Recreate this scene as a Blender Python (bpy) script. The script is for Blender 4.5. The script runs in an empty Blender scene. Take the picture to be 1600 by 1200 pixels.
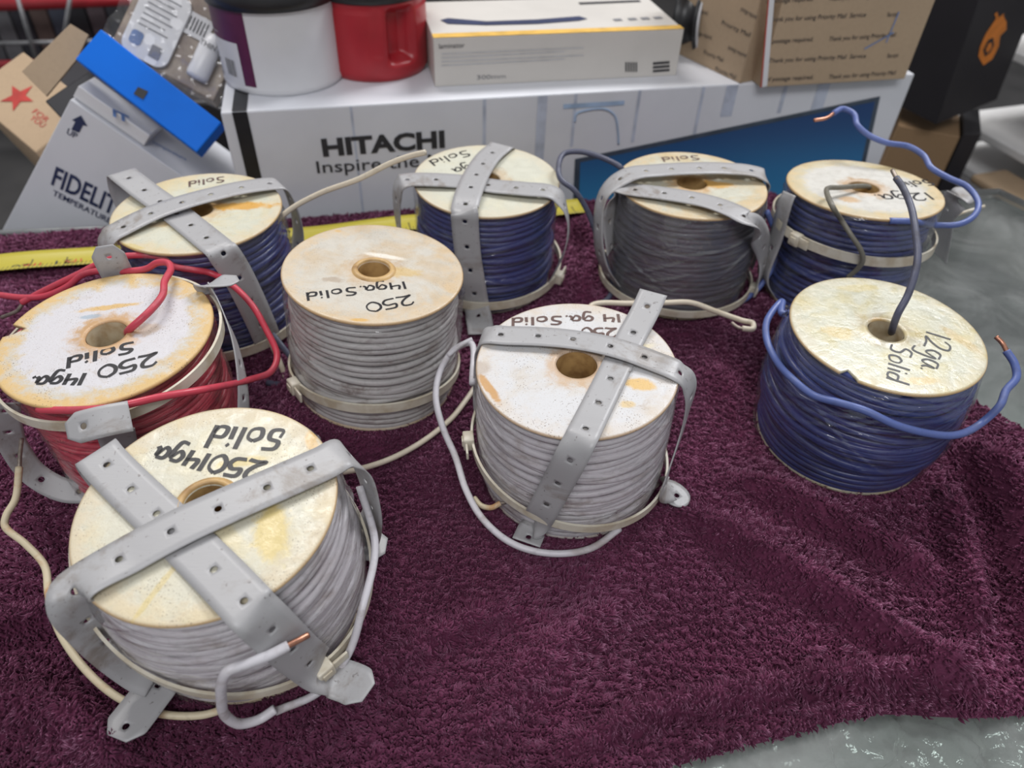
import bpy, bmesh, math, random
import numpy as np
from mathutils import Vector, Matrix
random.seed(7); rng = np.random.default_rng(7)
sc = bpy.context.scene; COL = sc.collection

# ------------------------------------------------------------------ camera, world, lamps, exposure
FPX = 1150.0
CAMR = np.array([[0.99903349, -0.04395561, 0.0], [0.0298561, 0.67857638, -0.73392283], [0.03226003, 0.73321348, 0.67923287]])
CAMP = np.array([0.0, 0.0, 0.358])
cd = bpy.data.cameras.new('camera'); cam = bpy.data.objects.new('camera', cd); COL.objects.link(cam)
m4 = Matrix([list(CAMR[i]) + [CAMP[i]] for i in range(3)] + [[0, 0, 0, 1]])
cam.matrix_world = m4
cd.sensor_width = 36; cd.lens = FPX / 1600 * 36; cd.clip_start = 0.01
cd.dof.use_dof = True; cd.dof.focus_distance = 0.38; cd.dof.aperture_fstop = 8.0
sc.camera = cam
w = bpy.data.worlds.new('world'); sc.world = w; w.use_nodes = True
w.node_tree.nodes['Background'].inputs[0].default_value = (0.93, 0.95, 1.0, 1)
w.node_tree.nodes['Background'].inputs[1].default_value = 0.32
def area(name, loc, rot, sx, sy, power, col):
    ld = bpy.data.lights.new(name, 'AREA'); ld.shape = 'RECTANGLE'; ld.size = sx; ld.size_y = sy; ld.energy = power; ld.color = col
    o = bpy.data.objects.new(name, ld); COL.objects.link(o); o.location = loc; o.rotation_euler = rot; return o
area('ceiling_or_fill_lamp', (-0.75, 1.5, 2.1), (math.radians(-32), math.radians(-14), 0), 1.1, 0.5, 25, (1.0, 0.97, 0.94))
area('ceiling_or_fill_lamp', (1.05, 1.7, 1.9), (math.radians(-36), math.radians(22), 0), 0.8, 0.6, 33, (0.97, 0.98, 1.0))
area('ceiling_or_fill_lamp', (0.0, -1.3, 2.2), (math.radians(36), 0, 0), 1.6, 0.6, 27, (0.98, 0.98, 1.0))  # fill lamp added above and behind the camera to brighten upright faces
sc.view_settings.view_transform = 'Standard'; sc.view_settings.look = 'None'
sc.view_settings.gamma = 1.0; sc.view_settings.exposure = 0.14; sc.view_settings.use_curve_mapping = False

# ------------------------------------------------------------------ picture rays -> points of the place
def ray(px, py): return CAMR @ np.array([(px - 800) / FPX, -(py - 600) / FPX, -1.0])
def PZ(px, py, z): r = ray(px, py); return CAMP + r * (z - CAMP[2]) / r[2]
def PP(px, py, P, N): r = ray(px, py); return CAMP + r * ((P - CAMP) @ N) / (r @ N)
def unit(v): v = np.asarray(v, float); return v / (np.linalg.norm(v) + 1e-12)

# ------------------------------------------------------------------ materials
def new_mat(name):
    m = bpy.data.materials.new(name); m.use_nodes = True
    nt = m.node_tree; return m, nt, nt.nodes['Principled BSDF']
def N(nt, t, **kw):
    n = nt.nodes.new(t)
    for k, v in kw.items():
        if k in n.inputs.keys(): n.inputs[k].default_value = v
        else: setattr(n, k, v)
    return n
def c4(c): return tuple(c) + (1,) if len(c) == 3 else tuple(c)
def mixc(nt, fac, a, b, mode='MIX'):
    n = nt.nodes.new('ShaderNodeMix'); n.data_type = 'RGBA'; n.blend_type = mode
    for i, v in ((0, fac), (6, a), (7, b)):
        if hasattr(v, 'is_output') or hasattr(v, 'links'): nt.links.new(v, n.inputs[i])
        else: n.inputs[i].default_value = c4(v) if i else v
    return n.outputs[2]
def ramp(nt, src, p0, p1, v0=0.0, v1=1.0):
    n = nt.nodes.new('ShaderNodeMapRange'); n.clamp = True; n.interpolation_type = 'SMOOTHSTEP'
    nt.links.new(src, n.inputs[0])
    for i, v in enumerate((p0, p1, v0, v1)): n.inputs[i + 1].default_value = v
    return n.outputs[0]
def mth(nt, op, a, b=None):
    n = nt.nodes.new('ShaderNodeMath'); n.operation = op
    for i, v in ((0, a), (1, b)):
        if v is None: continue
        if hasattr(v, 'links'): nt.links.new(v, n.inputs[i])
        else: n.inputs[i].default_value = v
    return n.outputs[0]
def noise(nt, vec, scale, detail=4.0, rough=0.55, dist=0.0):
    n = nt.nodes.new('ShaderNodeTexNoise'); nt.links.new(vec, n.inputs['Vector'])
    n.inputs['Scale'].default_value = scale; n.inputs['Detail'].default_value = detail
    n.inputs['Roughness'].default_value = rough; n.inputs['Distortion'].default_value = dist
    return n.outputs['Fac']
def bump(nt, bs, src, strength, dist):
    b = nt.nodes.new('ShaderNodeBump'); b.inputs['Strength'].default_value = strength; b.inputs['Distance'].default_value = dist
    nt.links.new(src, b.inputs['Height']); nt.links.new(b.outputs[0], bs.inputs['Normal']); return b
def objvec(nt): return nt.nodes.new('ShaderNodeTexCoord').outputs['Object']
def plain(name, col, rough=0.5, spec=0.5, metal=0.0, var=0.12, scale=60, bmp=0.0, col2=None):
    m, nt, bs = new_mat(name); v = objvec(nt)
    f = noise(nt, v, scale)
    c2 = col2 or tuple(min(1, x * (1 - 2.2 * var)) for x in col)
    nt.links.new(mixc(nt, ramp(nt, f, 0.35, 0.75), col, c2), bs.inputs['Base Color'])
    bs.inputs['Roughness'].default_value = rough; bs.inputs['Specular IOR Level'].default_value = spec
    bs.inputs['Metallic'].default_value = metal
    if bmp: bump(nt, bs, noise(nt, v, scale * 4), bmp, 0.0005)
    return m
def schlick(nt, normal=None):
    # two-sided thin-sheet reflectance
    lw = nt.nodes.new('ShaderNodeLayerWeight'); lw.inputs['Blend'].default_value = 0.5
    if normal is not None: nt.links.new(normal, lw.inputs['Normal'])
    return mth(nt, 'ADD', mth(nt, 'MULTIPLY', mth(nt, 'POWER', lw.outputs['Facing'], 4.0), 0.6), 0.04)
def clear_film(name, tint=(1, 1, 1), alpha=0.12, scale=180, bmp=0.6, ir=0.25, stretch=(1, 1, 1), gl=0.0):
    m = bpy.data.materials.new(name); m.use_nodes = True; nt = m.node_tree; nt.nodes.clear()
    out = nt.nodes.new('ShaderNodeOutputMaterial'); tr = nt.nodes.new('ShaderNodeBsdfTransparent'); g = nt.nodes.new('ShaderNodeBsdfGlossy')
    df = nt.nodes.new('ShaderNodeBsdfDiffuse'); df.inputs[0].default_value = (0.62, 0.6, 0.58, 1)
    tr.inputs[0].default_value = c4(tint); g.inputs['Roughness'].default_value = ir
    g.inputs[0].default_value = (0.9, 0.9, 0.9, 1)
    tc = nt.nodes.new('ShaderNodeTexCoord'); mp = nt.nodes.new('ShaderNodeMapping'); mp.inputs['Scale'].default_value = stretch
    nt.links.new(tc.outputs['Object'], mp.inputs[0]); f = noise(nt, mp.outputs[0], scale, 3, 0.6, 0.8)
    b = nt.nodes.new('ShaderNodeBump'); b.inputs['Strength'].default_value = bmp; b.inputs['Distance'].default_value = 0.002
    nt.links.new(f, b.inputs['Height']); nt.links.new(b.outputs[0], g.inputs['Normal'])
    fo = schlick(nt, b.outputs[0])
    m1 = nt.nodes.new('ShaderNodeMixShader'); m1.inputs[0].default_value = alpha
    nt.links.new(tr.outputs[0], m1.inputs[1]); nt.links.new(df.outputs[0], m1.inputs[2])
    m2 = nt.nodes.new('ShaderNodeMixShader'); nt.links.new(mth(nt, 'ADD', fo, gl), m2.inputs[0])
    nt.links.new(m1.outputs[0], m2.inputs[1]); nt.links.new(g.outputs[0], m2.inputs[2]); nt.links.new(m2.outputs[0], out.inputs[0])
    return m

def flange_mat(name, base, stain, amt, rim=0.0, rimcol=(0.62, 0.40, 0.16), hole=0.0, speck=0.4, patches=(), seed=0.0, white=None, gloss=0.35):
    """worn plastic: blotchy yellowing, tan ring near rim / hole, dirt specks, single glue patches (u,v,size_u,size_v,angle,colour,strength)"""
    m, nt, bs = new_mat(name)
    uv = nt.nodes.new('ShaderNodeUVMap').outputs[0]
    ad = nt.nodes.new('ShaderNodeVectorMath'); ad.operation = 'ADD'; nt.links.new(uv, ad.inputs[0]); ad.inputs[1].default_value = (seed, seed * 1.7, 0)
    v = ad.outputs[0]
    ln = nt.nodes.new('ShaderNodeVectorMath'); ln.operation = 'LENGTH'; nt.links.new(uv, ln.inputs[0]); r = ln.outputs['Value']
    n1 = noise(nt, v, 2.2, 6, 0.62, 0.6); n2 = noise(nt, v, 7, 6, 0.7, 0.3); n3 = noise(nt, v, 70, 2, 0.5)
    col = mixc(nt, ramp(nt, n1, 0.50 - 0.12 * amt, 0.68, 0, min(1, amt)), base, stain)
    if white: col = mixc(nt, ramp(nt, mth(nt, 'ADD', r, mth(nt, 'MULTIPLY', n2, 0.35)), 1.02, 0.9), col, white)
    if rim > 0:
        e = ramp(nt, mth(nt, 'ADD', r, mth(nt, 'MULTIPLY', mth(nt, 'SUBTRACT', n2, 0.5), 0.7)), 0.74, 0.98, 0, rim); col = mixc(nt, e, col, rimcol)
    e2 = ramp(nt, r, 0.975, 1.0, 0, 0.7); col = mixc(nt, e2, col, (0.50, 0.30, 0.12))
    if hole > 0:
        e = ramp(nt, mth(nt, 'ADD', r, mth(nt, 'MULTIPLY', mth(nt, 'SUBTRACT', n2, 0.5), 0.5)), 0.40, 0.22, 0, hole); col = mixc(nt, e, col, (0.50, 0.27, 0.08))
    for (pu, pv, su, sv, an, pc, st) in patches:
        mp = nt.nodes.new('ShaderNodeMapping'); mp.vector_type = 'TEXTURE'
        mp.inputs['Location'].default_value = (pu, pv, 0); mp.inputs['Rotation'].default_value = (0, 0, an); mp.inputs['Scale'].default_value = (su, sv, 1)
        nt.links.new(uv, mp.inputs[0])
        l2 = nt.nodes.new('ShaderNodeVectorMath'); l2.operation = 'LENGTH'; nt.links.new(mp.outputs[0], l2.inputs[0])
        e = ramp(nt, mth(nt, 'ADD', l2.outputs['Value'], mth(nt, 'MULTIPLY', mth(nt, 'SUBTRACT', n2, 0.5), 1.6)), 1.1, 0.55, 0, st); col = mixc(nt, e, col, pc)
    n4 = noise(nt, v, 3.6, 8, 0.75, 0.8); col = mixc(nt, ramp(nt, n4, 0.55, 0.72, 0, 0.55 * speck), col, (0.34, 0.25, 0.16))
    # specks of dirt
    vo = nt.nodes.new('ShaderNodeTexVoronoi'); vo.inputs['Scale'].default_value = 46; vo.inputs['Randomness'].default_value = 1; nt.links.new(v, vo.inputs['Vector'])
    sz = ramp(nt, noise(nt, v, 3.0, 3), 0.40, 0.62, 0.03, 0.21)
    sp = mth(nt, 'LESS_THAN', vo.outputs['Distance'], sz)
    col = mixc(nt, mth(nt, 'MULTIPLY', sp, speck), col, (0.12, 0.08, 0.05))
    col = mixc(nt, ramp(nt, n3, 0.58, 0.72, 0, 0.35), col, (0.30, 0.21, 0.13))
    nt.links.new(col, bs.inputs['Base Color'])
    nt.links.new(ramp(nt, n2, 0.35, 0.65, gloss - 0.08, gloss + 0.2), bs.inputs['Roughness'])
    bs.inputs['Subsurface Weight'].default_value = 0.0
    bump(nt, bs, mth(nt, 'ADD', mth(nt, 'MULTIPLY', n2, 1.0), mth(nt, 'MULTIPLY', n1, 1.5)), 0.35, 0.0009)
    return m

def wire_mat(name, col, dirt, damt=0.5, rough=0.35):
    m, nt, bs = new_mat(name); v = objvec(nt)
    mp = nt.nodes.new('ShaderNodeMapping'); mp.inputs['Scale'].default_value = (1, 1, 2.5); nt.links.new(v, mp.inputs[0])
    a = noise(nt, mp.outputs[0], 45, 5, 0.65, 0.4); b = noise(nt, v, 260, 2)
    c = mixc(nt, ramp(nt, a, 0.48, 0.72, 0, damt), col, dirt); c = mixc(nt, ramp(nt, b, 0.55, 0.8, 0, 0.35), c, tuple(x * 0.5 for x in col))
    nt.links.new(c, bs.inputs['Base Color']); nt.links.new(ramp(nt, a, 0.3, 0.7, rough, rough + 0.25), bs.inputs['Roughness'])
    bump(nt, bs, b, 0.15, 0.0003); return m

STRAP = None
def strap_mat():
    m, nt, bs = new_mat('grey_strap'); v = objvec(nt)
    a = noise(nt, v, 30, 6, 0.7, 0.5); b = noise(nt, v, 420, 2); mp = nt.nodes.new('ShaderNodeMapping'); mp.inputs['Scale'].default_value = (20, 200, 60); nt.links.new(v, mp.inputs[0])
    c = mixc(nt, ramp(nt, a, 0.52, 0.70, 0, 0.75), (0.36, 0.355, 0.36), (0.20, 0.165, 0.135)); c = mixc(nt, ramp(nt, b, 0.66, 0.74, 0, 0.6), c, (0.10, 0.08, 0.07))
    nt.links.new(c, bs.inputs['Base Color']); bs.inputs['Roughness'].default_value = 0.42; bs.inputs['Specular IOR Level'].default_value = 0.6
    bump(nt, bs, noise(nt, mp.outputs[0], 6, 3), 0.08, 0.0006); return m
def cardboard(name, col, lines=None):
    m, nt, bs = new_mat(name); v = objvec(nt); a = noise(nt, v, 9, 5); b = noise(nt, v, 300, 2)
    c = mixc(nt, ramp(nt, a, 0.3, 0.8, 0, 0.35), col, tuple(x * 0.72 for x in col)); c = mixc(nt, ramp(nt, b, 0.4, 0.8, 0, 0.2), c, tuple(x * 0.7 for x in col))
    nt.links.new(c, bs.inputs['Base Color']); bs.inputs['Roughness'].default_value = 0.75; return m

M = {}
M['strap'] = strap_mat()
M['zip'] = plain('zip_tie_nylon', (0.62, 0.58, 0.48), 0.35, 0.5, 0, 0.10, 90, col2=(0.45, 0.38, 0.27))
M['film'] = clear_film('shrink_film', (0.99, 0.985, 0.98), 0.03, 60, 0.9, 0.13, (1, 1, 3.0), 0.07)
M['film_dirty'] = clear_film('dirty_shrink_film', (0.88, 0.86, 0.84), 0.10, 50, 1.0, 0.14, (1, 1, 2.5), 0.12)
M['ink'] = plain('marker_ink', (0.012, 0.011, 0.014), 0.4, 0.4)
M['ink_faded'] = plain('faded_marker_ink', (0.13, 0.08, 0.07), 0.5, 0.3)
M['copper'] = plain('bare_copper', (0.62, 0.30, 0.20), 0.35, 0.5, 0.85, 0.2, 300)
M['tinned'] = plain('oxidised_copper', (0.30, 0.25, 0.21), 0.45, 0.5, 0.6, 0.2, 300)
M['core'] = plain('amber_core', (0.55, 0.36, 0.15), 0.45, 0.5, 0, 0.2, 80, col2=(0.25, 0.13, 0.05))
M['core_pale'] = plain('pale_core', (0.62, 0.55, 0.40), 0.45, 0.5, 0, 0.2, 80, col2=(0.38, 0.24, 0.10))
M['w_white'] = wire_mat('white_wire', (0.60, 0.58, 0.61), (0.30, 0.25, 0.23), 0.75, 0.3)
M['w_grey'] = wire_mat('greyed_white_wire', (0.50, 0.49, 0.485), (0.17, 0.13, 0.11), 0.85, 0.3)
M['w_cream'] = wire_mat('cream_wire', (0.60, 0.53, 0.42), (0.40, 0.33, 0.22), 0.5, 0.35)
M['w_rust'] = wire_mat('rust_stained_wire', (0.60, 0.52, 0.36), (0.45, 0.19, 0.04), 1.0, 0.4)
M['w_red'] = wire_mat('red_wire', (0.52, 0.05, 0.08), (0.26, 0.06, 0.08), 0.55, 0.28)
M['w_blue'] = wire_mat('blue_wire', (0.030, 0.048, 0.19), (0.02, 0.022, 0.06), 0.6, 0.25)
M['w_blue2'] = wire_mat('pale_blue_wire', (0.09, 0.13, 0.34), (0.09, 0.10, 0.18), 0.5, 0.3)
M['w_dark'] = wire_mat('grimy_blue_wire', (0.075, 0.08, 0.125), (0.035, 0.03, 0.03), 0.6, 0.35)
M['w_olive'] = wire_mat('grimy_grey_wire', (0.16, 0.15, 0.12), (0.07, 0.06, 0.04), 0.6, 0.35)

# ------------------------------------------------------------------ mesh helpers
def build(name, V, F, mat, parent=None, smooth=True, uv=None, label=None, origin=None):
    V = np.asarray(V, float).reshape(-1, 3)
    o0 = np.zeros(3)
    if parent is not None: o0 = np.array(parent['_o'])
    elif origin is not None: o0 = np.asarray(origin, float)
    me = bpy.data.meshes.new(name); me.from_pydata((V - o0).tolist(), [], [tuple(int(i) for i in f) for f in F]); me.update()
    if smooth: me.polygons.foreach_set('use_smooth', [True] * len(me.polygons))
    if uv is not None:
        ul = me.uv_layers.new(name='UVMap'); li = np.zeros(len(me.loops), dtype=np.int32); me.loops.foreach_get('vertex_index', li)
        ul.data.foreach_set('uv', np.asarray(uv, float)[li].ravel())
    me.materials.append(mat)
    o = bpy.data.objects.new(name, me); COL.objects.link(o)
    if parent is not None:
        o.parent = parent
        o.location = (o0 - np.array(parent['_o'])).tolist(); o['_o'] = o0.tolist()
        if parent.type == 'MESH' or parent.parent: o.location = (0, 0, 0)
    else: o.location = o0.tolist(); o['_o'] = o0.tolist()
    if label: o['label'] = label
    return o
def thing(name, loc, label, cat, group=None):
    o = bpy.data.objects.new(name, None); COL.objects.link(o); o.location = list(map(float, loc)); o.empty_display_size = 0.01
    o['_o'] = list(map(float, loc)); tag(o, label, cat, group); return o
def tag(o, label, cat, group=None, kind=None):
    if label: o['label'] = label
    if cat: o['category'] = cat
    if group: o['group'] = group
    if kind: o['kind'] = kind
    return o
class MB:
    def __init__(s): s.V = []; s.F = []; s.n = 0
    def add(s, V, F):
        V = np.asarray(V, float).reshape(-1, 3); s.V.append(V); s.F += [tuple(i + s.n for i in f) for f in F]; s.n += len(V); return s
    def make(s, name, mat, parent=None, **kw): return build(name, np.concatenate(s.V), s.F, mat, parent, **kw)
def catmull(P, n=10, closed=False):
    P = np.asarray(P, float); k = len(P)
    if closed: Q = [P[(i) % k] for i in range(-1, k + 2)]
    else: Q = [2 * P[0] - P[1]] + list(P) + [2 * P[-1] - P[-2]]
    Q = np.array(Q); out = []
    for i in range(1, len(Q) - 2):
        p0, p1, p2, p3 = Q[i - 1:i + 3]
        d1 = max(np.linalg.norm((p1 - p0)[:3]), 1e-6) ** .5; d2 = max(np.linalg.norm((p2 - p1)[:3]), 1e-6) ** .5; d3 = max(np.linalg.norm((p3 - p2)[:3]), 1e-6) ** .5
        m1 = (p1 - p0) / d1 - (p2 - p0) / (d1 + d2) + (p2 - p1) / d2; m2 = (p2 - p1) / d2 - (p3 - p1) / (d2 + d3) + (p3 - p2) / d3
        m1 *= d2; m2 *= d2
        for t in np.linspace(0, 1, n, endpoint=False):
            a = 2 * t**3 - 3 * t**2 + 1; b = t**3 - 2 * t**2 + t; c = -2 * t**3 + 3 * t**2; d = t**3 - t**2
            out.append(a * p1 + b * m1 + c * p2 + d * m2)
    if not closed: out.append(Q[-2])
    return np.array(out)
def tube(P, r, seg=8, closed=False, caps=True):
    P = np.asarray(P, float); n = len(P)
    T = np.roll(P, -1, 0) - np.roll(P, 1, 0) if closed else np.gradient(P, axis=0)
    T /= np.linalg.norm(T, axis=1)[:, None] + 1e-12
    u = np.cross(T[0], [0, 0, 1.0]); u = unit(u) if np.linalg.norm(u) > 1e-3 else np.array([1.0, 0, 0])
    U = []
    for i in range(n): u = unit(u - T[i] * (u @ T[i])); U.append(u)
    U = np.array(U); W = np.cross(T, U); rr = np.broadcast_to(np.asarray(r, float), (n,))[:, None, None]
    a = np.linspace(0, 2 * np.pi, seg, endpoint=False)
    V = P[:, None] + rr * (np.cos(a)[None, :, None] * U[:, None] + np.sin(a)[None, :, None] * W[:, None])
    F = []; m = n if closed else n - 1
    for i in range(m):
        j = (i + 1) % n
        for k in range(seg): l = (k + 1) % seg; F.append((i * seg + k, i * seg + l, j * seg + l, j * seg + k))
    if caps and not closed: F.append(tuple(range(seg - 1, -1, -1))); F.append(tuple((n - 1) * seg + k for k in range(seg)))
    return V.reshape(-1, 3), F
def box_verts(O, X, Y, Z, b=0.0):
    """box from corner O and three edge vectors, edges bevelled by b"""
    bm = bmesh.new(); vs = []
    for i in (0, 1):
        for j in (0, 1):
            for k in (0, 1): vs.append(bm.verts.new(tuple(O + X * i + Y * j + Z * k)))
    for f in ((0, 1, 3, 2), (4, 6, 7, 5), (0, 4, 5, 1), (2, 3, 7, 6), (0, 2, 6, 4), (1, 5, 7, 3)): bm.faces.new([vs[i] for i in f])
    bmesh.ops.recalc_face_normals(bm, faces=bm.faces)
    if b: bmesh.ops.bevel(bm, geom=list(bm.edges), offset=b, segments=2, profile=0.5, affect='EDGES')
    bm.verts.index_update(); V = [tuple(v.co) for v in bm.verts]; F = [tuple(v.index for v in f.verts) for f in bm.faces]; bm.free(); return V, F
def lathe(C, A, prof, seg=64, a0=None):
    A = unit(A); u = np.cross([0, 1.0, 0], A); u = unit(u); v = np.cross(A, u)
    a = np.linspace(0, 2 * np.pi, seg, endpoint=False); V = []; F = []
    for (r, h) in prof:
        for t in a: V.append(C + A * h + r * (np.cos(t) * u + np.sin(t) * v))
    for i in range(len(prof) - 1):
        for k in range(seg): l = (k + 1) % seg; F.append((i * seg + k, i * seg + l, (i + 1) * seg + l, (i + 1) * seg + k))
    return V, F
def text(s, p0, p1, hgt, Nn, mat, parent, name='printed_text', lift=0.0004, bold=0.0, shear=0.0):
    """words standing on a plane: baseline p0 -> p1, cap height hgt, plane normal Nn"""
    cu = bpy.data.curves.new('t', 'FONT'); cu.body = s; cu.size = 1.0; cu.resolution_u = 3; cu.offset = bold; cu.shear = shear
    o = bpy.data.objects.new('t', cu); COL.objects.link(o)
    dg = bpy.context.evaluated_depsgraph_get(); me = bpy.data.meshes.new_from_object(o.evaluated_get(dg))
    V = np.array([v.co for v in me.vertices]); F = [tuple(p.vertices) for p in me.polygons]
    bpy.data.objects.remove(o); bpy.data.curves.remove(cu); bpy.data.meshes.remove(me)
    x0, x1 = V[:, 0].min(), V[:, 0].max(); Lw = np.linalg.norm(p1 - p0); X = unit(p1 - p0); Nn = unit(Nn); Y = np.cross(Nn, X)
    sx = Lw / (x1 - x0); sy = hgt / 0.73
    W = p0 + X * ((V[:, 0] - x0) * sx)[:, None] + Y * (V[:, 1] * sy)[:, None] + Nn * lift
    return build(name, W, F, mat, parent, smooth=False)
def panel(Q, Nn, mat, parent, name, lift=0.0003, **kw):
    """thin printed area from a list of corner points"""
    Q = [np.asarray(q) + unit(Nn) * lift for q in Q]; return build(name, Q, [tuple(range(len(Q)))], mat, parent, smooth=False, **kw)

# ------------------------------------------------------------------ large structure
DARK = plain('dark_backdrop', (0.05, 0.045, 0.045), 0.8); FLOORM = plain('bench_grey', (0.035, 0.033, 0.033), 0.7, var=0.25, scale=8)
cl = lambda x: 0.632 + 0.17 * x            # back edge of the counter
V, F = box_verts(np.array([-1.6, -0.3, -0.34]), np.array([3.6, 0, 0]), np.array([0, 3.2, 0]), np.array([0, 0, 0.02])); build('floor', V, F, FLOORM, smooth=False)['kind'] = 'structure'
V, F = box_verts(np.array([-1.6, 2.9, -0.32]), np.array([3.6, 0, 0]), np.array([0, 0.05, 0]), np.array([0, 0, 1.9]))
build('wall_back', V, F, plain('grey_wall', (0.14, 0.13, 0.13), 0.8), smooth=False)['kind'] = 'structure'

# ------------------------------------------------------------------ glass counter
m, nt, bs = new_mat('counter_glass'); nt.nodes.remove(bs); out = nt.nodes['Material Output']; v = objvec(nt)
tr = N(nt, 'ShaderNodeBsdfTransparent'); tr.inputs[0].default_value = (0.80, 0.84, 0.82, 1)
gl = N(nt, 'ShaderNodeBsdfGlossy'); gl.inputs['Roughness'].default_value = 0.10; df = N(nt, 'ShaderNodeBsdfDiffuse'); df.inputs[0].default_value = (0.46, 0.47, 0.46, 1)
ms = N(nt, 'ShaderNodeMixShader'); nt.links.new(ramp(nt, noise(nt, v, 14, 8, 0.7, 1.0), 0.35, 0.8, 0.08, 0.34), ms.inputs[0]); nt.links.new(tr.outputs[0], ms.inputs[1]); nt.links.new(df.outputs[0], ms.inputs[2])
m2 = N(nt, 'ShaderNodeMixShader'); nt.links.new(mth(nt, 'ADD', schlick(nt), 0.03), m2.inputs[0])
nt.links.new(ms.outputs[0], m2.inputs[1]); nt.links.new(gl.outputs[0], m2.inputs[2]); nt.links.new(m2.outputs[0], out.inputs[0]); M['glass'] = m
counter = thing('display_counter', (0, 0.3, -0.32), 'glass-topped display counter under the burgundy fleece blanket', 'counter')
x0, x1 = -0.9, 0.50
def prism(poly, z0, z1):
    n = len(poly); V = [(p[0], p[1], z0) for p in poly] + [(p[0], p[1], z1) for p in poly]
    return V, [tuple(range(n - 1, -1, -1)), tuple(range(n, 2 * n))] + [(i, (i + 1) % n, n + (i + 1) % n, n + i) for i in range(n)]
cpoly = [(x0, -0.25), (0.86, -0.25), (0.86, 0.15), (0.50, cl(0.5)), (x0, cl(x0))]
V, F = prism(cpoly, -0.006, 0.0); build('glass_top', V, F, M['glass'], counter, smooth=False)
ins = [(x0 + .01, -0.24), (0.85, -0.24), (0.85, 0.145), (0.492, cl(0.492) - .01), (x0 + .01, cl(x0) - .01)]
V, F = prism(ins, -0.16, -0.15); build('display_shelf', V, F, plain('shelf_grey', (0.44, 0.45, 0.44), 0.5, var=0.3, scale=7), counter, smooth=False)
V, F = prism(ins, -0.32, -0.30); build('counter_base', V, F, plain('counter_base', (0.12, 0.12, 0.12), 0.6), counter, smooth=False)
for a, b in ((cpoly[2], cpoly[3]), (cpoly[3], cpoly[4])):
    d = unit([b[0] - a[0], b[1] - a[1], 0]); nn = np.array([-d[1], d[0], 0]); A = np.array([a[0], a[1], -0.31]) + nn * 0.004; L = math.hypot(b[0] - a[0], b[1] - a[1])
    V, F = box_verts(A, d * L, nn * 0.006, np.array([0, 0, 0.304])); build('side_panel', V, F, plain('panel_dark', (0.10, 0.11, 0.11), 0.4), counter, smooth=False)
    V, F = tube(catmull([np.array([a[0], a[1], -0.001]), np.array([b[0], b[1], -0.001])], 4), 0.0032, 8); build('edge_trim', V, F, plain('edge_metal', (0.32, 0.33, 0.33), 0.3, 0.5, 0.8), counter)

# ------------------------------------------------------------------ fleece blanket
SP = {
 'W1': ([-0.1279, 0.1921, 0.1027], [-0.0288, -0.0771, 0.9966]), 'R': ([-0.2183, 0.3012, 0.1028], [-0.0312, -0.0343, 0.9989]),
 'W2': ([-0.0877, 0.3763, 0.1000], [0.0732, 0.0275, 0.9969]), 'W3': ([0.0347, 0.3019, 0.0951], [-0.034, -0.0123, 0.9993]),
 'B5': ([0.2181, 0.3449, 0.0945], [-0.0024, 0.0008, 1.0]), 'B4': ([0.2529, 0.5046, 0.1041], [-0.0166, 0.0886, 0.9959]),
 'B3': ([0.1268, 0.5063, 0.1006], [-0.0142, 0.0272, 0.9995]), 'B2': ([-0.0258, 0.5101, 0.0949], [0.0106, -0.0171, 0.9998]),
 'B1': ([-0.2163, 0.436, 0.1008], [-0.0064, 0.0145, 0.9999])}
RAD = 0.055; HGT = 0.088
for k, (c, n) in SP.items():
    # same apparent disc, recomputed for the camera height used here
    SP[k] = (np.array(c), unit(n))
bpx = [(-330, 394), (0, 371), (170, 359), (400, 346), (620, 333), (900, 318), (1212, 306), (1222, 345), (1228, 420), (1300, 500), (1400, 565), (1500, 624), (1545, 648), (1600, 680), (1700, 760),
       (1830, 900), (1900, 1050), (1760, 1075), (1640, 1106), (1590, 1115), (1500, 1119), (1400, 1113), (1340, 1120), (1250, 1143), (1150, 1168), (1040, 1201), (960, 1240), (860, 1290), (700, 1380), (300, 1600), (-250, 1700), (-700, 1300), (-700, 700)]
poly = np.array([PZ(x, y, 0.003)[:2] for x, y in bpx])
pc = catmull(np.c_[poly, np.zeros(len(poly))], 5, closed=True)[:, :2]
def sdist(X, Y):
    d = np.full(X.shape, 1e9); ins = np.zeros(X.shape, bool); n = len(pc)
    for i in range(n):
        a = pc[i]; b = pc[(i + 1) % n]; e = b - a; t = np.clip(((X - a[0]) * e[0] + (Y - a[1]) * e[1]) / (e @ e), 0, 1)
        d = np.minimum(d, np.hypot(X - a[0] - t * e[0], Y - a[1] - t * e[1]))
        c = ((a[1] > Y) != (b[1] > Y)) & (X < (b[0] - a[0]) * (Y - a[1]) / (b[1] - a[1] + 1e-15) + a[0]); ins ^= c
    return np.where(ins, d, -d)
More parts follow.
